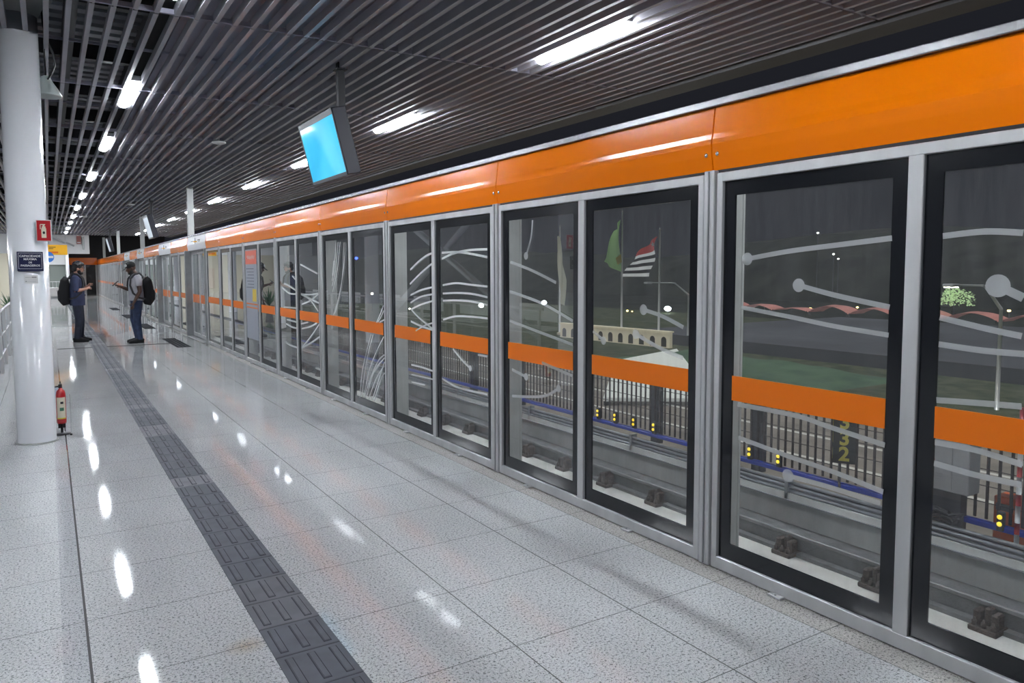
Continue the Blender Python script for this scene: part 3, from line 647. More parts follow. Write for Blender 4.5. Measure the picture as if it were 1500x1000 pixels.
# stair-like white brace and small red board on the bulkhead
r = empty('wall_brace', label='white slanting brace fixed on the far white bulkhead', cat='brace')
b = MB(); b.tube([(.3, 46.4, 3.40), (1.30, 46.4, 2.95)], .05, 8); b.build('diagonal_bar', LAMPH, r)
b = MB(); b.bevbox(1.70, 1.78, 46.38, 46.5, 2.75, 3.45, .005); b.build('upright_bar', CAPW, r)
r = empty('red_board', label='small dull red board on the far white bulkhead', cat='board')
MB().bevbox(1.42, 1.64, 46.47, 46.54, 3.06, 3.50, .005).build('board', mat('dull_red', (.36, .13, .11), .5), r)
MB().box(1.45, 1.61, 46.455, 46.468, 3.12, 3.16).build('white_line', WHITE, r)
# yellow direction sign
r = empty('direction_sign', (.32, 30, 2.29), label='yellow direction sign with dark print hanging right of the white column', cat='direction sign')
MB().bevbox(-.30, .30, -.04, .04, -.175, .175, .01).build('light_box', YELP, r)
b = MB()
for (a, c, z_) in ((-.26, -.05, .09), (-.26, -.12, .04)): b.box(a, c, -.043, -.041, z_-.012, z_+.012)
b.build('print', mat('dark_print', (.12, .06, .02), .5), r)
MB().box(-.26, .02, -.043, -.041, -.12, -.06).build('orange_stripe', ORANGE_D, r)
b = MB(); b.tube([(-.25, 0, .17), (-.25, 0, 1.25)], .012, 6); b.tube([(.25, 0, .17), (.25, 0, 1.25)], .012, 6); b.build('hanging_rods', STEEL, r)
r = empty('round_blue_sign', (.02, 24.0, 1.93), label='round blue and white sign peeping out behind the white column', cat='sign')
MB().add([(.15*math.cos(2*PI*k/24), 0, .15*math.sin(2*PI*k/24)) for k in range(24)], [tuple(range(24))]).build('blue_disc', mat('sign_blue', (.05, .22, .7), .4), r)
b = MB(); b.box(-.02, .13, -.006, -.002, -.03, .03); b.build('white_bar', WHITE, r)
MB().tube([(.0, .02, -1.93), (0, .02, .15)], .02, 8).build('pole', STEEL, r)
# poster, plant, desk on the left far side
r = empty('wall_poster', label='brown and cream poster on the far beige wall left of the column', cat='poster')
MB().bevbox(-4.6, -2.6, 55.50, 55.58, .3, 1.75, .01).build('backing', mat('poster_cream', (.62, .53, .43), .5), r)
b = MB(); b.ell((-3.75, 55.46, 1.1), (.42, .02, .62), 20, 12); b.build('brown_shape', mat('poster_brown', (.20, .06, .04), .5), r)
r = empty('potted_plant', (-.95, 26.0, 0), label='leafy green plant in a pot left of the white column', cat='plant')
MB().lathe([(.11, 0), (.15, .28), (.16, .30), (.14, .30), (.0, .27)], n=16).build('pot', mat('pot_dark', (.04, .04, .05), .5), r)
b = MB()
for k in range(46):
    a = random.uniform(0, 2*PI); l = random.uniform(.25, .62); e = random.uniform(.4, 1.45); ca, sa = math.cos(a), math.sin(a)
    p0 = Vector((0, 0, .28)); p1 = p0+Vector((ca*math.cos(e)*l, sa*math.cos(e)*l, math.sin(e)*l*1.3)); sd = Vector((-sa, ca, 0))*.03
    pm = (p0+p1)/2+Vector((0, 0, .05)); b.add([p0, pm+sd, p1, pm-sd], [(0,1,2,3)])
b.build('leaves', mat('leaf_green', (.06, .16, .07), .5), r)
# balustrade behind the column
r = empty('glass_balustrade', label='low glass balustrade with steel rail running left of the white column', cat='balustrade')
for y in [9.0+1.35*i for i in range(10)]: MB().bevbox(-.66, -.62, y-.02, y+.02, .0, .92, .003).build('post', STEEL, r)
for z_ in (.92,): MB().tube([(-.64, 8.9, z_), (-.64, 21.3, z_)], .022, 10).build('handrail', STEEL, r)
b = MB(); 
for z_ in (.25, .55): b.tube([(-.64, 8.95, z_), (-.64, 21.2, z_)], .012, 8)
b.build('lower_rails', STEEL, r)
for i in range(9):
    y = 9.0+1.35*i; MB().quad((-.645, y+1.30, .08), (-.645, y+.05, .08), (-.645, y+.05, .88), (-.645, y+1.30, .88)).build('glass_panel', GLASS_C, r)
for i, y in enumerate([11.5, 14.0, 16.5, 19.0, 22.0, 25.0]):
    r = empty('waiting_bench', (-2.2, y, 0), label='pale perforated steel bench left of the glass balustrade, %s from the camera' % ORD[i], cat='bench', group='benches on the left side')
    b = MB(); b.bevbox(-.25, .25, -.8, .8, .40, .44, .01); b.build('seat', WALLW, r)
    for s in (-1, 1): MB().bevbox(-.22, .22, s*.6-.03, s*.6+.03, 0, .40, .004).build('leg', STEEL_D, r)
    b = MB(); b.bevbox(-.30, -.25, -.8, .8, .52, .85, .01); b.build('backrest', WALLW, r)
    b = MB(); b.tube([(-.22, -.6, .42), (-.28, -.6, .6)], .015, 6); b.tube([(-.22, .6, .42), (-.28, .6, .6)], .015, 6); b.build('back_bracket', STEEL_D, r)
r = empty('counter', (-.4, 50.5, 0), label='low white counter in the far hall behind the man in the navy shirt', cat='counter')
b = MB(); b.bevbox(-1.2, 1.2, -.3, .3, .08, .55, .01); b.build('body', WALLW, r); MB().bevbox(-1.25, 1.25, -.35, .35, .55, .60, .01).build('top', STEEL, r); MB().box(-1.15, 1.15, -.25, .25, 0, .08).build('plinth', STEEL_D, r)
b = MB()
for i in range(14): b.tube([(-1.15+i*.177, -.3, .6), (-1.15+i*.177, -.3, .95)], .012, 6)
b.tube([(-1.2, -.3, .95), (1.2, -.3, .95)], .02, 6); b.build('rail', STEEL, r)

# ------------------------------------------------------------------ track behind the screens
TZ = -.8
MB().box(2.96, 5.7, -4, 60, TZ-.3, TZ).build('track_slab', CONC_L, kind='structure')
MB().box(2.86, 2.97, -4, 60, TZ-.3, -.25).build('platform_edge', CONC, kind='structure')
b = MB(); b.box(5.5, 5.72, -4, 60, TZ, -.50); b.box(5.42, 5.72, -4, 60, -.50, -.44)
b.build('parapet', CONC, kind='structure')
r = empty('running_rail', label='dark steel running rail along the track beside the parapet', cat='rail')
b = MB(); b.box(5.02, 5.20, -4, 60, TZ, TZ+.03); b.box(5.09, 5.13, -4, 60, TZ+.03, TZ+.13); b.bevbox(5.06, 5.16, -4, 60, TZ+.13, TZ+.17, .008); b.build('rail_beam', RAILM, r)
b = MB(); b.box(5.20, 5.5, -4, 60, TZ, TZ+.06); b.build('shade_strip', RAILM, r)  # dark strip stands for the shadow between rail and parapet
for i in range(26):
    y = 1.45+.744*i
    q = empty('rail_clamp', (5.10, y, TZ), label='rusty brown rail clamp on the track slab, %s' % ('%s from the camera' % ORD[i] if i < 20 else 'number %d from the camera' % (i+1)), cat='rail clamp', group='rusty rail clamps')
    b = MB(); b.bevbox(-.17, .13, -.085, .085, .0, .035, .006); b.bevbox(-.13, -.04, -.075, -.03, .03, .13, .01); b.bevbox(-.13, -.04, .03, .075, .03, .13, .01); b.bevbox(-.10, .02, -.02, .02, .03, .15, .01)
    b.build('clamp_body', RUST, q)
    b = MB()
    for s in (-.055, .0, .055): b.lathe([(.016, 0), (.016, .03), (.008, .034), (.008, .05)], (-.145, s, .035), 8)
    b.build('bolts', RUST, q)
r2 = empty('running_rail', label='running rail on the near side of the track, close to the screens', cat='rail')
b = MB(); b.box(3.42, 3.60, -4, 60, TZ, TZ+.03); b.box(3.49, 3.53, -4, 60, TZ+.03, TZ+.13); b.bevbox(3.46, 3.56, -4, 60, TZ+.13, TZ+.17, .008); b.build('rail_beam', RAILM, r2)
for i, z_ in enumerate((-.345, -.385, -.425)):
    b = MB(); b.tube([(5.44, -4, z_), (5.44, 60, z_)], .0155, 8); b.build('conduit_pipe', PIPE, label='galvanised conduit pipe running along the parapet, %s from the top' % ORD[i], cat='pipe', group='conduit pipes on the parapet')
b = MB(); b.box(5.40, 5.50, -4, 60, -.505, -.495)
for y in range(-3, 60): b.bevbox(5.42, 5.50, y-.02, y+.02, -.50, -.31, .003)
b.build('conduit_bracket', PIPE, label='row of grey brackets carrying the conduit pipes', cat='bracket')
r = empty('cable_tray', label='dark cable tray with a ribbed cable behind the conduit pipes', cat='cable tray')
b = MB(); b.box(5.50, 5.60, -4, 60, -.44, -.40); b.build('tray', STEEL_D, r)
b = MB(); b.tube([(5.52, -4, -.39), (5.52, 60, -.39)], .016, 6); b.build('cable', BLACK, r)
b = MB(); b.bevbox(5.60, 5.66, -4, 60, -.335, -.295, .006); b.build('blue_rail', BLUE, label='blue painted rail along the foot of the dark fence', cat='rail')
# fence: one panel mesh, copied
fp = MB()
for i in range(18):
    y = .0375+i*.0767; fp.box(-.006, .006, y-.009, y+.009, -.30, .30)
for z_ in (-.18, -.06, .06, .18, .29): fp.box(-.009, -.005, 0, 1.38, z_-.003, z_+.003)
pr = None
for i in range(-2, 24):
    y = 4.57-1.38*2+1.38*i if False else .43+1.38*i
    if pr is None:
        q = empty('fence_panel'); fp.build('bars', FENCE, q)
        MB().bevbox(.02, .12, -.05, .05, -.44, .32, .004).build('post', FPOST, q); pr = q
    else: q = copy_tree(pr)
    q.location = (5.70, y, 0)
    tag(q, 'dark barred fence panel beyond the track, %s' % (('%s from the camera' % ORD[i]) if 0 <= i < 20 else 'past the right edge, number %d' % (-i) if i < 0 else 'far one, number %d' % (i+1)), 'fence panel', 'fence panels beyond the track')
# yellow and black signal lamps on the fence foot
for i, (y, z_) in enumerate([(1.95, -.27), (2.40, -.27), (2.72, -.25), (4.21, -.235), (4.53, -.235), (4.84, -.235), (5.81, -.235), (6.13, -.235), (6.45, -.235), (6.76, -.235)]):
    q = empty('signal_lamp', (5.58, y, z_+.02), label='small black box with two yellow lights at the fence foot, %s from the right' % ORD[i], cat='signal lamp', group='yellow signal lamps along the fence')
    MB().bevbox(0, .04, -.022, .022, -.075, .06, .004).build('box', BLACK, q)
    for s in (-.025, .025): MB().ell((-.002, 0, s), (.014, .017, .017), 10, 7).build('light', YELL, q)
# marker board 3 3 2
q = empty('marker_board', (5.50, 3.52, .15), .55, label='black vertical board with yellow digits 3 3 2 on the fence', cat='marker board')
MB().bevbox(.0, .05, -.085, .085, -.24, .30, .003).build('board', mat('marker_black', (.02, .022, .02), .5), q)
MB().bevbox(.05, .075, .02, .04, -.50, .30, .003).build('support', FPOST, q)
YD = mat('yellow_digit', (.62, .55, .10), .5)
for s_, z_ in (('3', .10), ('3', -.035), ('2', -.165)):
    text('digit', s_, .16, YD, q, (-.002, 0, z_), (0,-1,0), (0,0,1), bold=.005)
    text('digit', s_, .13, YD, q, (.025, .0862, z_), (-1,0,0), (0,0,1)).scale = (1, 1, 1)
# cabinet, orange machine, striped pole, cable heap
q = empty('equipment_cabinet', (5.52, 2.70, 0), label='grey electrical cabinet with a small red mark behind the second pane', cat='cabinet')
MB().bevbox(.0, .16, -.12, .22, -.12, .32, .006).build('cabinet_box', mat('cabinet_grey', (.36, .37, .38), .5), q)
MB().box(-.003, 0, -.006, .0, -.10, .30).build('door_gap', STEEL_D, q)
b = MB(); b.ell((-.003, .13, .10), (.002, .016, .02), 10, 6); b.build('red_mark', RED, q)
b = MB(); b.box(-.003, -.0005, .06, .17, .0, .004); b.box(-.003, -.0005, .06, .17, -.02, -.016); b.box(-.003, -.0005, .08, .17, -.04, -.036); b.build('print', STEEL_D, q)
MB().bevbox(.03, .12, -.06, .16, -.44, -.12, .004).build('support', FPOST, q)
q = empty('cable_coil', (5.50, 2.72, -.30), label='heap of dark coiled cable lying over the blue rail', cat='cable')
b = MB(); pts = []
for k in range(90):
    a = k*.42; rr = .05+.03*math.sin(k*.9); pts.append((rr*.5*math.cos(a*.7)-.04, rr*1.6*math.sin(a), .012*math.sin(k*1.7)+.02+.03*math.cos(a*.5)))
b.tube(pts, .012, 6); b.build('coil', BLACK, q)
q = empty('orange_machine', (5.85, 2.44, 0), label='orange machine box standing beyond the fence behind the second pane', cat='machine')
MB().bevbox(-.05, .12, -.05, .10, -.62, -.14, .01).build('housing', mat('orange_housing', (.8, .16, .04), .45), q)
MB().box(-.056, -.052, -.03, .08, -.24, -.19).build('panel_plate', mat('dark_plate', (.1, .1, .1), .5), q)
MB().bevbox(-.02, .1, -.03, .08, -.80, -.62, .004).build('foot', FPOST, q)
q = empty('striped_pole', (5.60, 2.30, -.44), label='slim red and white striped upright pole beyond the track', cat='pole')
b = MB(); WH = WHITE
for k in range(5):
    MB().tube([(0, 0, k*.20), (0, 0, k*.20+.12)], .016, 10).build('white_section', WHITE, q)
    MB().tube([(0, 0, k*.20+.12), (0, 0, k*.20+.20)], .0162, 10).build('red_section', RED, q)

# ------------------------------------------------------------------ outdoors at ground level
G = -6.0
MB().box(5.9, 34, -30, 150, G-.3, G).build('ground', ROAD, kind='structure')
MB().box(34, 95, -60, 160, G-.32, G-.02).build('ground_1', GRASS2, kind='structure')
for i, x in enumerate((25.6, 29.2, 20.4)):
    MB().box(x-.14, x+.14, -20, 120, G+.002, G+.006).build('road_line', LINEW, label='long white painted line on the road outside, %s' % ('middle one', 'farthest one', 'nearest one')[i], cat='road line', group='road lines')
b = MB(); b.box(34.2, 34.7, -10, 60, G, G+.15); b.build('kerb', KERB, label='long cream kerb between the road and the green slope', cat='kerb')
# green slope rising to a bank
b = MB(); n = 40; vs = []; random.seed(9)
prof = [(36.0, .02), (40.5, .05), (44, .35), (47, .6), (49, .05)]
for i in range(n+1):
    y = 27+i*.52
    taper = min(1, i/10, (n-i)/6)
    for (x, z) in prof: vs.append((x+(.0), y, G+z*taper*(1+.12*math.sin(i*.7+x))))
b.add(vs, [(i*5+k, i*5+k+1, (i+1)*5+k+1, (i+1)*5+k) for i in range(n) for k in range(4)], True)
b.build('grass_slope', GRASS, label='green mown grass slope beyond the road', cat='grass', kind='stuff')
b = MB(); b.box(53.5, 92, -30, 60, G-.02, G+1.0); b.build('asphalt_yard', ASPH, label='wide dark asphalt yard behind the green slope', cat='yard', kind='structure')
MB().box(95, 400, -150, 400, G-.4, G-.1).build('ground_2', HILL, kind='structure')
# dark wooded hill
b = MB(); random.seed(3); vs = []; m_ = 60
for i in range(m_+1):
    t_ = i/m_; y = -40+t_*520; h = 9+3*math.sin(t_*9)+2*math.sin(t_*23)+random.uniform(-.8, .8)
    for (dx, z) in ((0, -6), (12, h*.55-3), (30, h*.9), (60, h+1.5), (90, -6)): vs.append((150+dx, y, z))
b.add(vs, [(i*5+k, i*5+k+1, (i+1)*5+k+1, (i+1)*5+k) for i in range(m_) for k in range(4)], True)
b.build('hill', HILL, kind='structure')
# red canopies
random.seed(5)
for i in range(9):
    y = 32+i*6.2
    q = empty('red_canopy', (93.5, y, G+.98), label='low reddish canopy glowing beyond the dark yard, %s from the right' % ORD[i], cat='canopy', group='reddish canopies in the distance')
    b = MB(); vs = []; nn = 12; h = random.uniform(.5, 1.2)
    for jx in range(3):
        for k in range(nn+1): u = k/nn; vs.append((jx*1.8, (u-.5)*6.1, .35+h*(math.sin(PI*u)**.8)*(1-.15*abs(jx-1))))
    b.add(vs, [(j*(nn+1)+k, j*(nn+1)+k+1, (j+1)*(nn+1)+k+1, (j+1)*(nn+1)+k) for j in range(2) for k in range(nn)], True)
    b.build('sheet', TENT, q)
    b = MB(); b.tube([(0, -2.9, 0), (0, -2.9, .5)], .06, 6); b.tube([(0, 2.9, 0), (0, 2.9, .5)], .06, 6); b.build('poles', FPOST, q)
# cream wall with arches
q = empty('arched_wall', label='low cream wall with small arches lit at the foot of the flags', cat='wall')
p0 = Vector((49.0, 66.0, G)); p1 = Vector((50.5, 50.5, G)); dd = (p1-p0); Ln = dd.length; dd.normalize()
b = MB(); nrm = Vector((dd.y, -dd.x, 0)); 
def wb(mb, a, c, z0, z1, t0=0, t1=.4):
    A_ = p0+dd*a; B_ = p0+dd*c; v = []
    for z in (z0, z1):
        for (P_, s) in ((A_, t0), (B_, t0), (B_, t1), (A_, t1)): q_ = P_-nrm*s; v.append((q_.x, q_.y, G+z))
    mb.add(v, [(0,3,2,1),(4,5,6,7),(0,1,5,4),(1,2,6,5),(2,3,7,6),(3,0,4,7)])
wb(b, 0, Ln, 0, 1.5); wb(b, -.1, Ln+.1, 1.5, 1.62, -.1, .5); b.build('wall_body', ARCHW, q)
b = MB()
nA = 11
for i in range(nA):
    c = Ln*(i+.5)/nA; pts = []
    for k in range(9):
        th = PI*k/8; P_ = p0+dd*(c+.32*math.cos(th))-nrm*(-.02); pts.append((P_.x, P_.y, G+.75+.32*math.sin(th)))
    for s in (-.32, .32): P_ = p0+dd*(c+s)-nrm*(-.02); pts.append((P_.x, P_.y, G+.1))
    b.add(pts, [tuple(range(11))])
b.build('arch_shade', ARCHD, q)  # flat dark faces, shade of the arches painted on the wall front
q = empty('white_canopy_roof', label='large flat white sheet roof outside, below the state flag', cat='roof')
b = MB(); v = [(26.0, 31.0, G+.45), (31.0, 27.5, G+.45), (48.2, 47.3, G+.4), (38.0, 43.8, G+.4)]
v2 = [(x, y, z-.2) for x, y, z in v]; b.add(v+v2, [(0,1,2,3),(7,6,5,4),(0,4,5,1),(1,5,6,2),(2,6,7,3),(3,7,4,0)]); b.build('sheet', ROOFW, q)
b = MB()
for (x, y, z) in v: b.box(x-.1+.2, x+.1+.2, y-.1, y+.1, G-.02, z-.2)
b.build('legs', FPOST, q)
# flags
def flagpole(x, y, top, label):
    q = empty('flagpole', (x, y, G), label=label, cat='flagpole', group='three flagpoles')
    h = top-G; MB().tube([(0, 0, 0), (0, 0, h*.5), (0, 0, h)], [.13, .10, .07], 10).build('mast', WHITE, q)
    MB().ell((0, 0, h), (.12, .12, .12), 10, 6).build('finial', SILVER, q); MB().lathe([(.35, 0), (.35, .25), (.14, .32)], n=14).build('plinth', KERB, q)
    return q
flagpole(50.75, 68.43, 6.68, 'white flagpole carrying the limp white flag, leftmost of three')
flagpole(51.2, 58.18, 7.68, 'white flagpole carrying the green flag, middle and tallest of three')
flagpole(51.9, 53.42, 5.56, 'white flagpole carrying the striped red cornered flag, rightmost of three')

def flag_grid(H, F, y, nv, bow=.25, nu=10):
    # cloth between the hoist line H and the fly line F, both lists of (x, z) at the same steps
    rows = []
    for j in range(nv+1):
        t = j/nv*(len(H)-1); i = min(int(t), len(H)-2); q = t-i
        h = Vector(H[i])*(1-q)+Vector(H[i+1])*q; f = Vector(F[i])*(1-q)+Vector(F[i+1])*q
        rows.append([(lambda p, u: (p.x, y+bow*math.sin(u*7+j*.4), p.y-.06*math.sin(PI*u)*(1-j/nv)))(h*(1-k/nu)+f*(k/nu), k/nu) for k in range(nu+1)])
    return rows
def flag_rows(rows, j0, j1, mb):
    R_ = rows[j0:j1+1]; n = len(R_[0]); vs = [p for r in R_ for p in r]
    mb.add(vs, [(a*n+k, a*n+k+1, (a+1)*n+k+1, (a+1)*n+k) for a in range(len(R_)-1) for k in range(n-1)], True)

q = empty('state_flag', label='flag with black and white stripes and a red corner flying on the rightmost pole', cat='flag')
rows = flag_grid([(51.5, 4.81), (51.2, 3.46), (50.91, 2.12), (50.65, 0.85)], [(49.53, 3.58), (48.57, 2.78), (47.71, 1.85), (47.11, 0.87)], 53.35, 21)
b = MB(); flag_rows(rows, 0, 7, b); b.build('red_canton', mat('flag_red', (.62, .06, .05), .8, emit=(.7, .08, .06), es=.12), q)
b = MB(); w2 = MB()
for i in range(7): flag_rows(rows, 7+2*i, 9+2*i, w2 if i % 2 == 0 else b)
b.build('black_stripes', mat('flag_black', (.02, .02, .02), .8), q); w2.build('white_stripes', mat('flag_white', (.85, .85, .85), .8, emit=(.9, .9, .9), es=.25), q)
c_ = rows[3][2]; MB().add([(c_[0]+(.28 if k % 2 else .12)*math.cos(PI*k/5)-.3, c_[1]-.4, c_[2]+(.28 if k % 2 else .12)*math.sin(PI*k/5)) for k in range(10)], [tuple(range(10))]).build('white_emblem', WHITE, q)
q = empty('green_flag', label='green flag with a yellow patch drooping from the middle pole', cat='flag')
rows = flag_grid([(50.87, 6.69), (50.89, 5.07), (50.82, 3.3), (50.74, 1.32)], [(50.15, 5.54), (49.52, 4.34), (48.89, 3.14), (48.54, 2.37)], 58.1, 12, .3)
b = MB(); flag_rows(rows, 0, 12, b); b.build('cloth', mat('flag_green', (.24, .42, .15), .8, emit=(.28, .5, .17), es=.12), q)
MB().add([(x, 57.6, z) for x, z in [(49.81, 2.73), (50.54, 3.16), (50.64, 2.31), (50.09, 2.03)]], [(0,1,2,3)]).build('yellow_patch', mat('flag_yellow', (.55, .48, .06), .8), q)
q = empty('white_flag', label='limp off white flag hanging folded on the leftmost pole', cat='flag')
rows = flag_grid([(50.53, 5.5), (50.53, 2.75), (50.54, -0.02), (50.65, -2.16)], [(50.43, 5.26), (51.02, 2.91), (51.43, 0.37), (51.14, -2.65)], 68.3, 12, .35)
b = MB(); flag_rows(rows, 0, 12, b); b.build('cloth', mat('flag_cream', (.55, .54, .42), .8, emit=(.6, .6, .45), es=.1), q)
# street lamps
def street_lamp(x, y, arm, label, lit, zt=1.3):
    q = empty('street_lamp', (x, y, G), label=label, cat='street lamp', group='tall street lamps')
    h = zt-G
    ax, ay = arm
    b = MB(); b.tube([(0, 0, 0), (0, 0, h*.80)], [.12, .09], 8); b.tube([(0, 0, h*.80), (ax*.35, ay*.35, h*.985), (ax*.42, ay*.42, h*.99)], [.085, .07, .06], 8); b.build('pole', LAMPH, q)
    b = MB(); b.tube([(ax*.40, ay*.40, h*.99), (ax, ay, h)], [.05, .045], 8); b.build('arm', LAMPH, q)
    MB().bevbox(ax-.35, ax+.35, ay-.25, ay+.25, h-.10, h+.06, .03).build('lamp_head', LAMPH, q)
    MB().box(ax-.28, ax+.28, ay-.2, ay+.2, h-.13, h-.102).build('light', lit, q)
    return q
LON = emissive('street_light_on', (1., .88, .65), 60)
street_lamp(42.79, 18.78, (-4.9, .1), 'tall bent street lamp with a lit head behind the right pane', LON, .70)
street_lamp(53.88, 51.4, (-5.2, .2), 'tall bent street lamp standing right of the striped flag', mat('lamp_off', (.4, .4, .38), .4), .3)
# distant lights
def floodlight(x, y, z, s, m, label, grp='far lights in the dark'):
    q = empty('distant_light', (x, y, z), label=label, cat='distant light', group=grp)
    MB().ell((0, 0, 0), (s*.6, s, s*.6), 10, 7).build('lamp_globe', m, q)
    MB().tube([(0, 0, -s*.5), (0, 0, -s*.5-max(.5, (z-G)*.8))], .05, 6).build('mast', FPOST, q)
LW = emissive('far_white', (.9, .96, 1.), 14); LY = emissive('far_yellow', (1., .75, .25), 5); LB = emissive('blue_glow_blob', (.05, .1, 1.), 6); LS = emissive('far_small', (1., .95, .85), 5)  # the blue lamp is added to stand for a blue glow on the glass
far = [(705,447,.75,0),(797,443,.7,0),(745,457,.45,2),(722,437,.3,2),(978,452,.8,0),(919,455,.3,1),(926,456,.2,1),(1221,372,.25,2),(1228,379,.22,2),(1198,341,.25,2),(1187,452,.35,1),(1120,446,.25,1),(1256,450,.25,1),(1258,471,.2,2),(640,440,.3,2),(592,437,.25,2),(545,430,.4,2),(515,392,.3,2),(1478,455,.3,1),(1135,463,.4,0),(1210,466,.45,0),(1425,471,.4,0),(522,378,.5,3),(575,418,.4,2),(660,440,.3,2),(600,452,.3,2)]
ORDX = ORD+['twenty-'+o for o in ORD[:9]]
CAMX = [(65.77, 112.14, -4.67), (75.18, 106.06, -4.22), (69.92, 109.59, -5.91), (67.55, 111.07, -3.46), (91.63, 92.21, -5.23), (86.62, 96.94, -5.64), (87.23, 96.39, -5.75), (120.67, 80.4, 4.21), (121.11, 79.74, 3.35), (119.16, 82.62, 8.06), (106.36, 74.74, -4.94), (102.16, 80.4, -4.37), (110.18, 68.99, -4.6), (110.32, 68.77, -6.89), (58.84, 115.92, -3.77), (53.63, 118.42, -3.36), (48.49, 120.62, -2.46), (50.49, 135.93, 2.17), (119.41, 51.38, -4.65), (103.16, 79.1, -6.28), (107.72, 72.78, -6.46), (117.62, 55.36, -6.41), (51.37, 135.59, 4.02), (51.8, 119.24, -1.05), (60.99, 114.8, -3.78), (54.48, 118.03, -5.18)]
FORD = [8, 11, 10, 9, 14, 12, 13, 20, 21, 18, 17, 15, 22, 23, 6, 4, 2, 0, 25, 16, 19, 24, 1, 3, 7, 5]
for i, (px, py, s, ty) in enumerate(far):
    pos = CAMX[i]
    floodlight(*pos, s*.9, (LW, LY, LS, LB)[ty], 'small %s light in the night outside, %s of all from the left' % (('bright white', 'yellow', 'faint white', 'added blue')[ty], ORDX[FORD[i]]))
q = empty('lit_tree', (98, 48.5, G+.6), label='small floodlit tree shining white green in the night behind the right pane', cat='tree')
b = MB(); random.seed(8)
for k in range(500):
    a = random.uniform(0, 2*PI); e = random.uniform(-.5, 1.4); rr = 2.0*random.random()**.4
    c = Vector((rr*math.cos(a)*math.cos(e), rr*1.3*math.sin(a)*math.cos(e), 2.9+rr*.8*math.sin(e))); u = Vector((random.uniform(-1, 1), random.uniform(-1, 1), random.uniform(-1, 1))).normalized()*.16; w_ = u.cross(Vector((0, 0, 1))).normalized()*.13
    b.add([c-u, c+w_, c+u, c-w_], [(0,1,2,3)])
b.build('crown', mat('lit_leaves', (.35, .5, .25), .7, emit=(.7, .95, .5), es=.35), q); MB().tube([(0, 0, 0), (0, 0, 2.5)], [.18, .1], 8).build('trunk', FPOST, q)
# ------------------------------------------------------------------ people
def union(mb, name, m, parent, vox=.008, smooth=4, grow=0):
    o = mb.build(name+'_raw', m)
    r = o.modifiers.new('r', 'REMESH'); r.mode = 'VOXEL'; r.voxel_size = vox; r.use_smooth_shade = True
    s = o.modifiers.new('s', 'SMOOTH'); s.iterations = smooth; s.factor = .5
    me = bake(o); me.name = name; bpy.data.objects.remove(o)
    for p in me.polygons: p.use_smooth = True
    q = bpy.data.objects.new(name, me); C.objects.link(q); q.parent = parent; return q
def lerp(a, b, t): return tuple(a[i]+(b[i]-a[i])*t for i in range(3))
def hand(b, wrist, d, n, side, curl, s=1.):
    # palm along d, back of hand normal n, thumb on the `side` edge, fingers curl against n
    d = Vector(d).normalized(); n = Vector(n).normalized(); l = d.cross(n).normalized()*side; w = Vector(wrist)
    b.tube([w-d*.02*s, w+d*.03*s, w+d*.085*s], [(.021*s, .021*s), (.034*s, .020*s), (.036*s, .018*s)], 10)
    for k, ln in enumerate((.072, .080, .074, .058)):
        base = w+d*.075*s+l*(.027-.018*k)*s; p = [base]; ang = .12
        dd = d.copy()
        for seg in range(3):
            ang = curl*(.55+.35*seg); dd = (d*math.cos(ang)-n*math.sin(ang)); p.append(p[-1]+dd*ln*s*(.45, .32, .25)[seg])
        b.tube(p, [.0098*s, .0092*s, .0085*s, .0070*s], 7)
    p0 = w+d*.025*s+l*.028*s; p1 = p0+(d*.6+l*.65-n*.25).normalized()*.035*s; p2 = p1+(d*.85+l*.1-n*.5*curl).normalized()*.032*s
    b.tube([p0-l*.01, p0, p1, p2], [.012*s, .0125*s, .0105*s, .0085*s], 7)
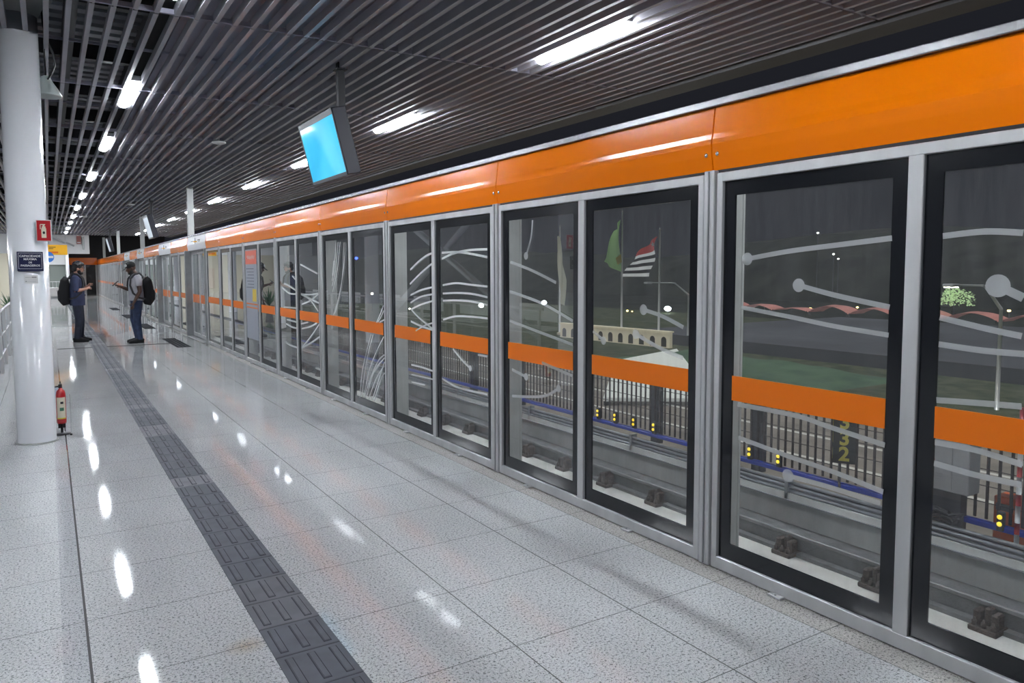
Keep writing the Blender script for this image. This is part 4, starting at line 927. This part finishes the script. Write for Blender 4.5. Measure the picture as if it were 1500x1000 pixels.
def person(root, P):
    skin, shirtm, trm, shoem = P['skin'], P['shirt'], P['trousers'], P['shoes']
    hc = Vector(P['head']); tilt = P['tilt']
    b = MB()
    # trunk and pelvis
    b.tube([(0, 0, .86), (0, 0, .95), (-.005, 0, 1.06), (.0, 0, 1.20), (.0, 0, 1.34), (-.01, 0, 1.42), (-.01, 0, 1.455)],
           [(.150, .105), (.165, .115), (.145, .105), (.160, .112), (.175, .110), (.13, .075), (.06, .055)], 20)
    nk = Vector((-.005, 0, 1.43)); b.tube([nk, (nk+hc)/2+Vector((-.01, 0, 0)), hc+Vector((-.015, 0, -.03))], [.058, .055, .055], 14)
    # head: skull, jaw, nose, ears, rotated forward by tilt
    hb = MB(); hb.ell((-.008, 0, .03), (.098, .077, .105), 20, 14); hb.ell((.025, 0, -.04), (.062, .056, .078), 16, 10); hb.ell((.045, 0, -.088), (.030, .034, .026), 12, 8)
    hb.tube([(.080, 0, .035), (.100, 0, .0), (.108, 0, -.018), (.09, 0, -.026)], [.008, .011, .014, .010], 8)
    for s in (-1, 1):
        hb.ell((-.008, s*.080, -.005), (.020, .009, .032), 10, 7); hb.ell((.078, s*.03, .035), (.02, .022, .012), 10, 6)
    hb.ell((.084, 0, -.052), (.013, .024, .010), 10, 6)
    ct, st = math.cos(tilt), math.sin(tilt)
    def rot(p): return (hc.x+p[0]*ct+p[2]*st, hc.y+p[1], hc.z-p[0]*st+p[2]*ct)
    b.add([rot(p) for p in hb.v], hb.f, True)
    for s in (-1, 1):
        hip, kn, an = P['leg'][s]
        b.tube([lerp(hip, (0, 0, .9), .2), hip, lerp(hip, kn, .5), kn, lerp(kn, an, .35), an], [.085, .088, .074, .056, .058, .040], 14)
        f = P['foot'][s]; b.tube([(an[0]-.05, an[1], .05), (an[0]+.03, an[1], .05), (an[0]+.12*math.cos(f), an[1]+.12*math.sin(f), .035), (an[0]+.19*math.cos(f), an[1]+.19*math.sin(f), .025)], [.035, .042, .036, .022], 10)
        sh, el, wr, hd, hn, cu, ts = P['arm'][s]
        b.tube([lerp(sh, (0, 0, 1.38), .4), sh, lerp(sh, el, .5), el, lerp(el, wr, .3), wr], [.05, .056, .049, .040, .041, .026], 12)
        hand(b, wr, hd, hn, ts, cu)
    body = union(b, 'body', skin, root, .0075, 3)
    # shirt
    b = MB(); zb = P['hem']
    tops = [(0, 0, zb), (0, 0, .95), (0, 0, 1.08), (.005, 0, 1.20), (.0, 0, 1.34), (-.008, 0, 1.42), (-.008, 0, 1.462)]
    b.tube(tops, [(.192, .148), (.190, .148), (.182, .145), (.184, .140), (.192, .126), (.15, .09), (.078, .072)], 24)
    for s in (-1, 1):
        sh, el, wr = P['arm'][s][:3]; e = P['sleeve']
        pe = lerp(sh, el, min(e, 1.)); pts = [lerp(sh, (0, 0, 1.36), .45), sh, lerp(sh, pe, .5), pe]; rr = [.07, .072, .068, .066]
        if e > 1: pts.append(lerp(el, wr, e-1)); rr = [.07, .070, .062, .058, .052]
        b.tube(pts, rr, 14)
    union(b, 'shirt', shirtm, root, .009, 4)
    b = MB()
    for k, z in enumerate((.0,)):
        b.lathe([(.060, 0), (.068, .004), (.069, .022), (.061, .026)], (-.002, 0, 1.452), 20)
    b.build('collar', P.get('collar', shirtm), root)
    # trousers
    b = MB(); b.tube([(0, 0, .86), (0, 0, .94), (0, 0, 1.02)], [(.168, .122), (.176, .126), (.160, .118)], 20)
    for s in (-1, 1):
        hip, kn, an = P['leg'][s]
        b.tube([lerp(hip, (0, 0, .92), .3), hip, lerp(hip, kn, .5), kn, lerp(kn, an, .5), (an[0], an[1], .075)], [.10, .104, .090, .074, .068, .064], 16)
    union(b, 'trousers', trm, root, .010, 3)
    for s in (-1, 1):
        an = P['leg'][s][2]; f = P['foot'][s]; b = MB(); c, q = math.cos(f), math.sin(f)
        b.tube([(an[0]-.075*c, an[1]-.075*q, .045), (an[0]-.03, an[1], .062), (an[0]+.05*c, an[1]+.05*q, .058), (an[0]+.14*c, an[1]+.14*q, .042), (an[0]+.215*c, an[1]+.215*q, .032)], [(.034, .040), (.046, .058), (.046, .052), (.048, .038), (.026, .026)], 14)
        b.tube([(an[0]-.08*c, an[1]-.08*q, .0125), (an[0]+.05*c, an[1]+.05*q, .0125), (an[0]+.22*c, an[1]+.22*q, .0125)], [(.036, .012), (.046, .012), (.030, .012)], 14)
        union(b, 'shoe', shoem, root, .008, 2)
    # eyes
    for s in (-1, 1):
        e = MB(); e.ell(rot((.089, s*.031, .028)), (.009, .010, .007), 8, 6); e.build('eye', mat('eye_white', (.7, .7, .7), .2), root)
        e = MB(); e.ell(rot((.0965, s*.031, .028)), (.004, .005, .005), 8, 6); e.build('iris', BLACK, root)
        e = MB(); e.tube([rot((.086, s*.014, .050)), rot((.092, s*.032, .056)), rot((.080, s*.052, .048))], .004, 6); e.build('eyebrow', P['hairm'], root)
    m_ = MB(); m_.tube([rot((.092, -.022, -.055)), rot((.101, 0, -.054)), rot((.092, .022, -.055))], .0045, 6); m_.build('mouth', P['lip'], root)
    return rot
def dark_skin(n, c): return mat(n, c, .5)
def backpack(loc, rz, label, straps):
    r = empty('backpack', loc, rz, label=label, cat='backpack')
    b = MB(); b.tube([(-.10, 0, .80), (-.115, 0, .86), (-.125, 0, 1.0), (-.125, 0, 1.18), (-.11, 0, 1.32), (-.08, 0, 1.40)], [(.10, .07), (.15, .115), (.165, .13), (.16, .125), (.14, .10), (.08, .05)], 20)
    b.tube([(-.20, 0, .86), (-.225, 0, .92), (-.23, 0, 1.08), (-.20, 0, 1.16)], [(.08, .03), (.12, .055), (.12, .055), (.09, .03)], 16)
    b.v = [(x*.85-.125, y, z) for x, y, z in b.v]
    union(b, 'bag', BLACKM, r, .01, 3)
    b = MB(); b.tube([(-.20, -.02, 1.40), (-.20, 0, 1.45), (-.20, .02, 1.40)], .008, 8); b.build('carry_loop', BLACK, r)
    for s in (-1, 1):
        b = MB(); b.tube([(-.15, s*.09, 1.36), (-.06, s*.115, 1.475), (.03, s*.125, 1.46), (.12, s*.12, 1.36), (.135, s*.135, 1.22), (.09, s*.165, 1.06), (-.02, s*.185, .96), (-.14, s*.14, .93)], [(.008, .022)]*8, 8); b.build('strap', BLACK, r)
    b = MB(); b.tube([(-.362, -.07, 1.10), (-.37, 0, 1.12), (-.362, .07, 1.10)], .005, 6); b.build('zip', STEEL_D, r)
    return r
# man in navy shirt, facing +x
JEAN1 = mat('dark_jeans', (.014, .018, .036), .8, var=.3, vscale=14); JEAN2 = mat('blue_jeans', (.022, .036, .085), .8, var=.35, vscale=12)
SKIN1 = mat('light_skin', (.50, .27, .20), .5); SKIN2 = mat('brown_skin', (.085, .042, .030), .5)
HAIR = mat('black_hair', (.010, .009, .010), .6, bump=.6, vscale=90); LIP = mat('lip', (.25, .09, .08), .5)
pos1, rz1 = (.52, 18.1, 0), -.12
r1 = empty('person', pos1, rz1, label='man in a navy shirt and dark jeans facing right with bent arms', cat='person')
Pp = dict(skin=SKIN1, shirt=mat('navy_shirt', (.028, .036, .085), .85, var=.25, vscale=7), trousers=JEAN1, shoes=BLACKM, head=(.045, 0, 1.575), tilt=.10, hem=.79, sleeve=1.05, hairm=HAIR, lip=LIP,
    leg={-1: ((0, -.088, .88), (.025, -.10, .48), (-.02, -.10, .08)), 1: ((0, .088, .88), (.04, .11, .48), (.02, .12, .08))}, foot={-1: -.1, 1: .25},
    arm={-1: ((-.01, -.185, 1.375), (.0, -.245, 1.10), (.20, -.11, 1.15), (.45, .75, .35), (.3, -.2, 1), .8, 1), 1: ((-.01, .185, 1.375), (.0, .245, 1.10), (.21, .10, 1.20), (.5, -.55, .6), (-.2, .3, 1), .7, -1)})
rot1 = person(r1, Pp)
b = MB(); b.ell((-.022, 0, .050), (.106, .092, .098), 18, 12); b.ell((-.06, 0, .0), (.066, .084, .075), 14, 9); b.ell((.03, 0, .105), (.075, .075, .045), 14, 8)
random.seed(2)
for k in range(60):
    a = random.uniform(0, 2*PI); e = random.uniform(.15, 1.5); b.ell((-.02+.105*math.cos(a)*math.cos(e), .092*math.sin(a)*math.cos(e), .055+.10*math.sin(e)), (.022, .022, .020), 7, 5)
b.v = [rot1(p) for p in b.v]; union(b, 'hair', HAIR, r1, .008, 1)
b = MB(); b.ell((.048, 0, -.088), (.050, .052, .038), 14, 9); b.ell((.02, .045, -.06), (.04, .02, .045), 10, 7); b.ell((.02, -.045, -.06), (.04, .02, .045), 10, 7); b.v = [rot1(p) for p in b.v]; union(b, 'beard', HAIR, r1, .007, 2)
b = MB()
for s in (-1, 1):
    b.tube([rot1((.104, s*.032+.022*math.cos(t_), .028+.016*math.sin(t_))) for t_ in [2*PI*k/12 for k in range(13)]], .002, 5); b.tube([rot1((.102, s*.054, .034)), rot1((.05, s*.080, .036)), rot1((-.005, s*.083, .030))], .0022, 5)
b.tube([rot1((.106, -.010, .030)), rot1((.106, .010, .030))], .002, 5); b.build('glasses', BLACK, r1)
backpack(pos1, rz1, 'black backpack worn by the man in the navy shirt', True)
# man in the cap, facing -x
pos2, rz2 = (1.58, 17.15, 0), PI+.10
r2_ = empty('person', pos2, rz2, label='man in a grey T-shirt, blue jeans and cap looking down at his phone', cat='person')
Pp = dict(skin=SKIN2, shirt=mat('grey_tshirt', (.44, .44, .48), .85, var=.15, vscale=7), trousers=JEAN2, shoes=BLACKM, head=(.085, 0, 1.575), tilt=.42, hem=.90, sleeve=.62, hairm=HAIR, lip=LIP,
    leg={-1: ((0, -.088, .90), (.045, -.10, .50), (-.03, -.11, .08)), 1: ((0, .088, .90), (.02, .10, .50), (-.02, .10, .08))}, foot={-1: -.15, 1: .1},
    arm={1: ((-.01, .190, 1.385), (-.02, .25, 1.09), (.10, .235, .86), (.25, -.05, -1), (-.1, 1, 0), .5, 1), -1: ((-.01, -.190, 1.385), (.05, -.25, 1.11), (.285, -.15, 1.20), (.9, .2, .35), (.25, -.8, -.5), 1.1, 1)})
rot2 = person(r2_, Pp)
b = MB(); b.ell((-.012, 0, .058), (.107, .088, .088), 20, 12); b.v = [rot2(p) for p in b.v]; union(b, 'cap_crown', BLACKM, r2_, .008, 1)
b = MB(); vs = []
for k in range(9):
    a = -1.0+2.0*k/8
    vs += [(.065+.03*math.cos(a), .082*math.sin(a), .052), (.085+.105*math.cos(a), .088*math.sin(a), .030)]
vv = [rot2(p) for p in vs]+[rot2((p[0], p[1], p[2]-.006)) for p in vs]; n_ = len(vs)
b.add(vv, [(2*k, 2*k+1, 2*k+3, 2*k+2) for k in range(8)]+[(n_+2*k, n_+2*k+2, n_+2*k+3, n_+2*k+1) for k in range(8)]+[(2*k+1, n_+2*k+1, n_+2*k+3, 2*k+3) for k in range(8)]); b.build('cap_visor', BLACK, r2_)
b = MB(); b.ell((.052, 0, .085), (.045, .062, .040), 14, 8); b.v = [rot2(p) for p in b.v]; b.build('cap_front', WHITE, r2_)
b = MB(); b.ell((.048, 0, -.086), (.050, .052, .038), 14, 9); b.ell((.02, .045, -.055), (.04, .02, .045), 10, 7); b.ell((.02, -.045, -.055), (.04, .02, .045), 10, 7); b.v = [rot2(p) for p in b.v]; union(b, 'beard', HAIR, r2_, .007, 2)
backpack(pos2, rz2, 'black backpack worn by the man in the cap', True)
ph = empty('mobile_phone', pos2, rz2, label='dark mobile phone held up by the man in the cap', cat='phone')
b = MB(); b.bevbox(-.005, .005, -.037, .037, -.075, .075, .003); o = b.build('phone_body', BLACK, ph); o.location = (.375, -.105, 1.262); o.rotation_euler = (0, -.85, .15)
s_ = MB(); s_.box(-.0062, -.0052, -.033, .033, -.068, .068); o = s_.build('phone_screen', emissive('phone_glow', (.8, .9, 1.), 1.2), ph); o.location = (.375, -.105, 1.262); o.rotation_euler = (0, -.85, .15)

# ------------------------------------------------------------------ light, sky, camera
w = bpy.data.worlds.new('night'); sc.world = w; w.use_nodes = True
w.node_tree.nodes['Background'].inputs[0].default_value = (.30, .32, .42, 1); w.node_tree.nodes['Background'].inputs[1].default_value = .032
s = bpy.data.lights.new('outdoor_fill', 'SUN'); s.energy = 1.5; s.angle = .3; s.color = (1., .98, .93)  # broad fill light added for the grounds outside
so = bpy.data.objects.new('outdoor_fill', s); C.objects.link(so); so.rotation_euler = (0, math.radians(-12), 0)
cam = bpy.data.cameras.new('camera'); co = bpy.data.objects.new('camera', cam); C.objects.link(co)
f_, yaw, pitch, roll, cx, cy = 1067.1463, .5493, -.0706, -.0041, 725.2161, 471.6501
fw = Vector((math.sin(yaw)*math.cos(pitch), math.cos(yaw)*math.cos(pitch), math.sin(pitch))); rt = Vector((math.cos(yaw), -math.sin(yaw), 0)); up = rt.cross(fw)
R_ = rt*math.cos(roll)+up*math.sin(roll); U_ = -rt*math.sin(roll)+up*math.cos(roll)
co.matrix_world = Matrix(((R_.x, U_.x, -fw.x, 0), (R_.y, U_.y, -fw.y, 0), (R_.z, U_.z, -fw.z, 1.5), (0, 0, 0, 1)))
cam.sensor_width = 36; cam.lens = f_/1500*36; cam.shift_x = (750-cx)/1500; cam.shift_y = -(500-cy)/1500
cam.clip_end = 1000; cam.clip_start = .05
sc.camera = co
sc.view_settings.view_transform = 'Standard'; sc.view_settings.look = 'None'; sc.view_settings.exposure = .45; sc.view_settings.gamma = 1
sc.cycles.max_bounces = 8; sc.cycles.transparent_max_bounces = 16; sc.cycles.glossy_bounces = 4; sc.cycles.diffuse_bounces = 3
sc.cycles.sample_clamp_indirect = 4; sc.cycles.use_denoising = True; sc.cycles.caustics_reflective = False; sc.cycles.caustics_refractive = False
try: sc.cycles.denoiser = 'OPENIMAGEDENOISE'
except Exception: pass
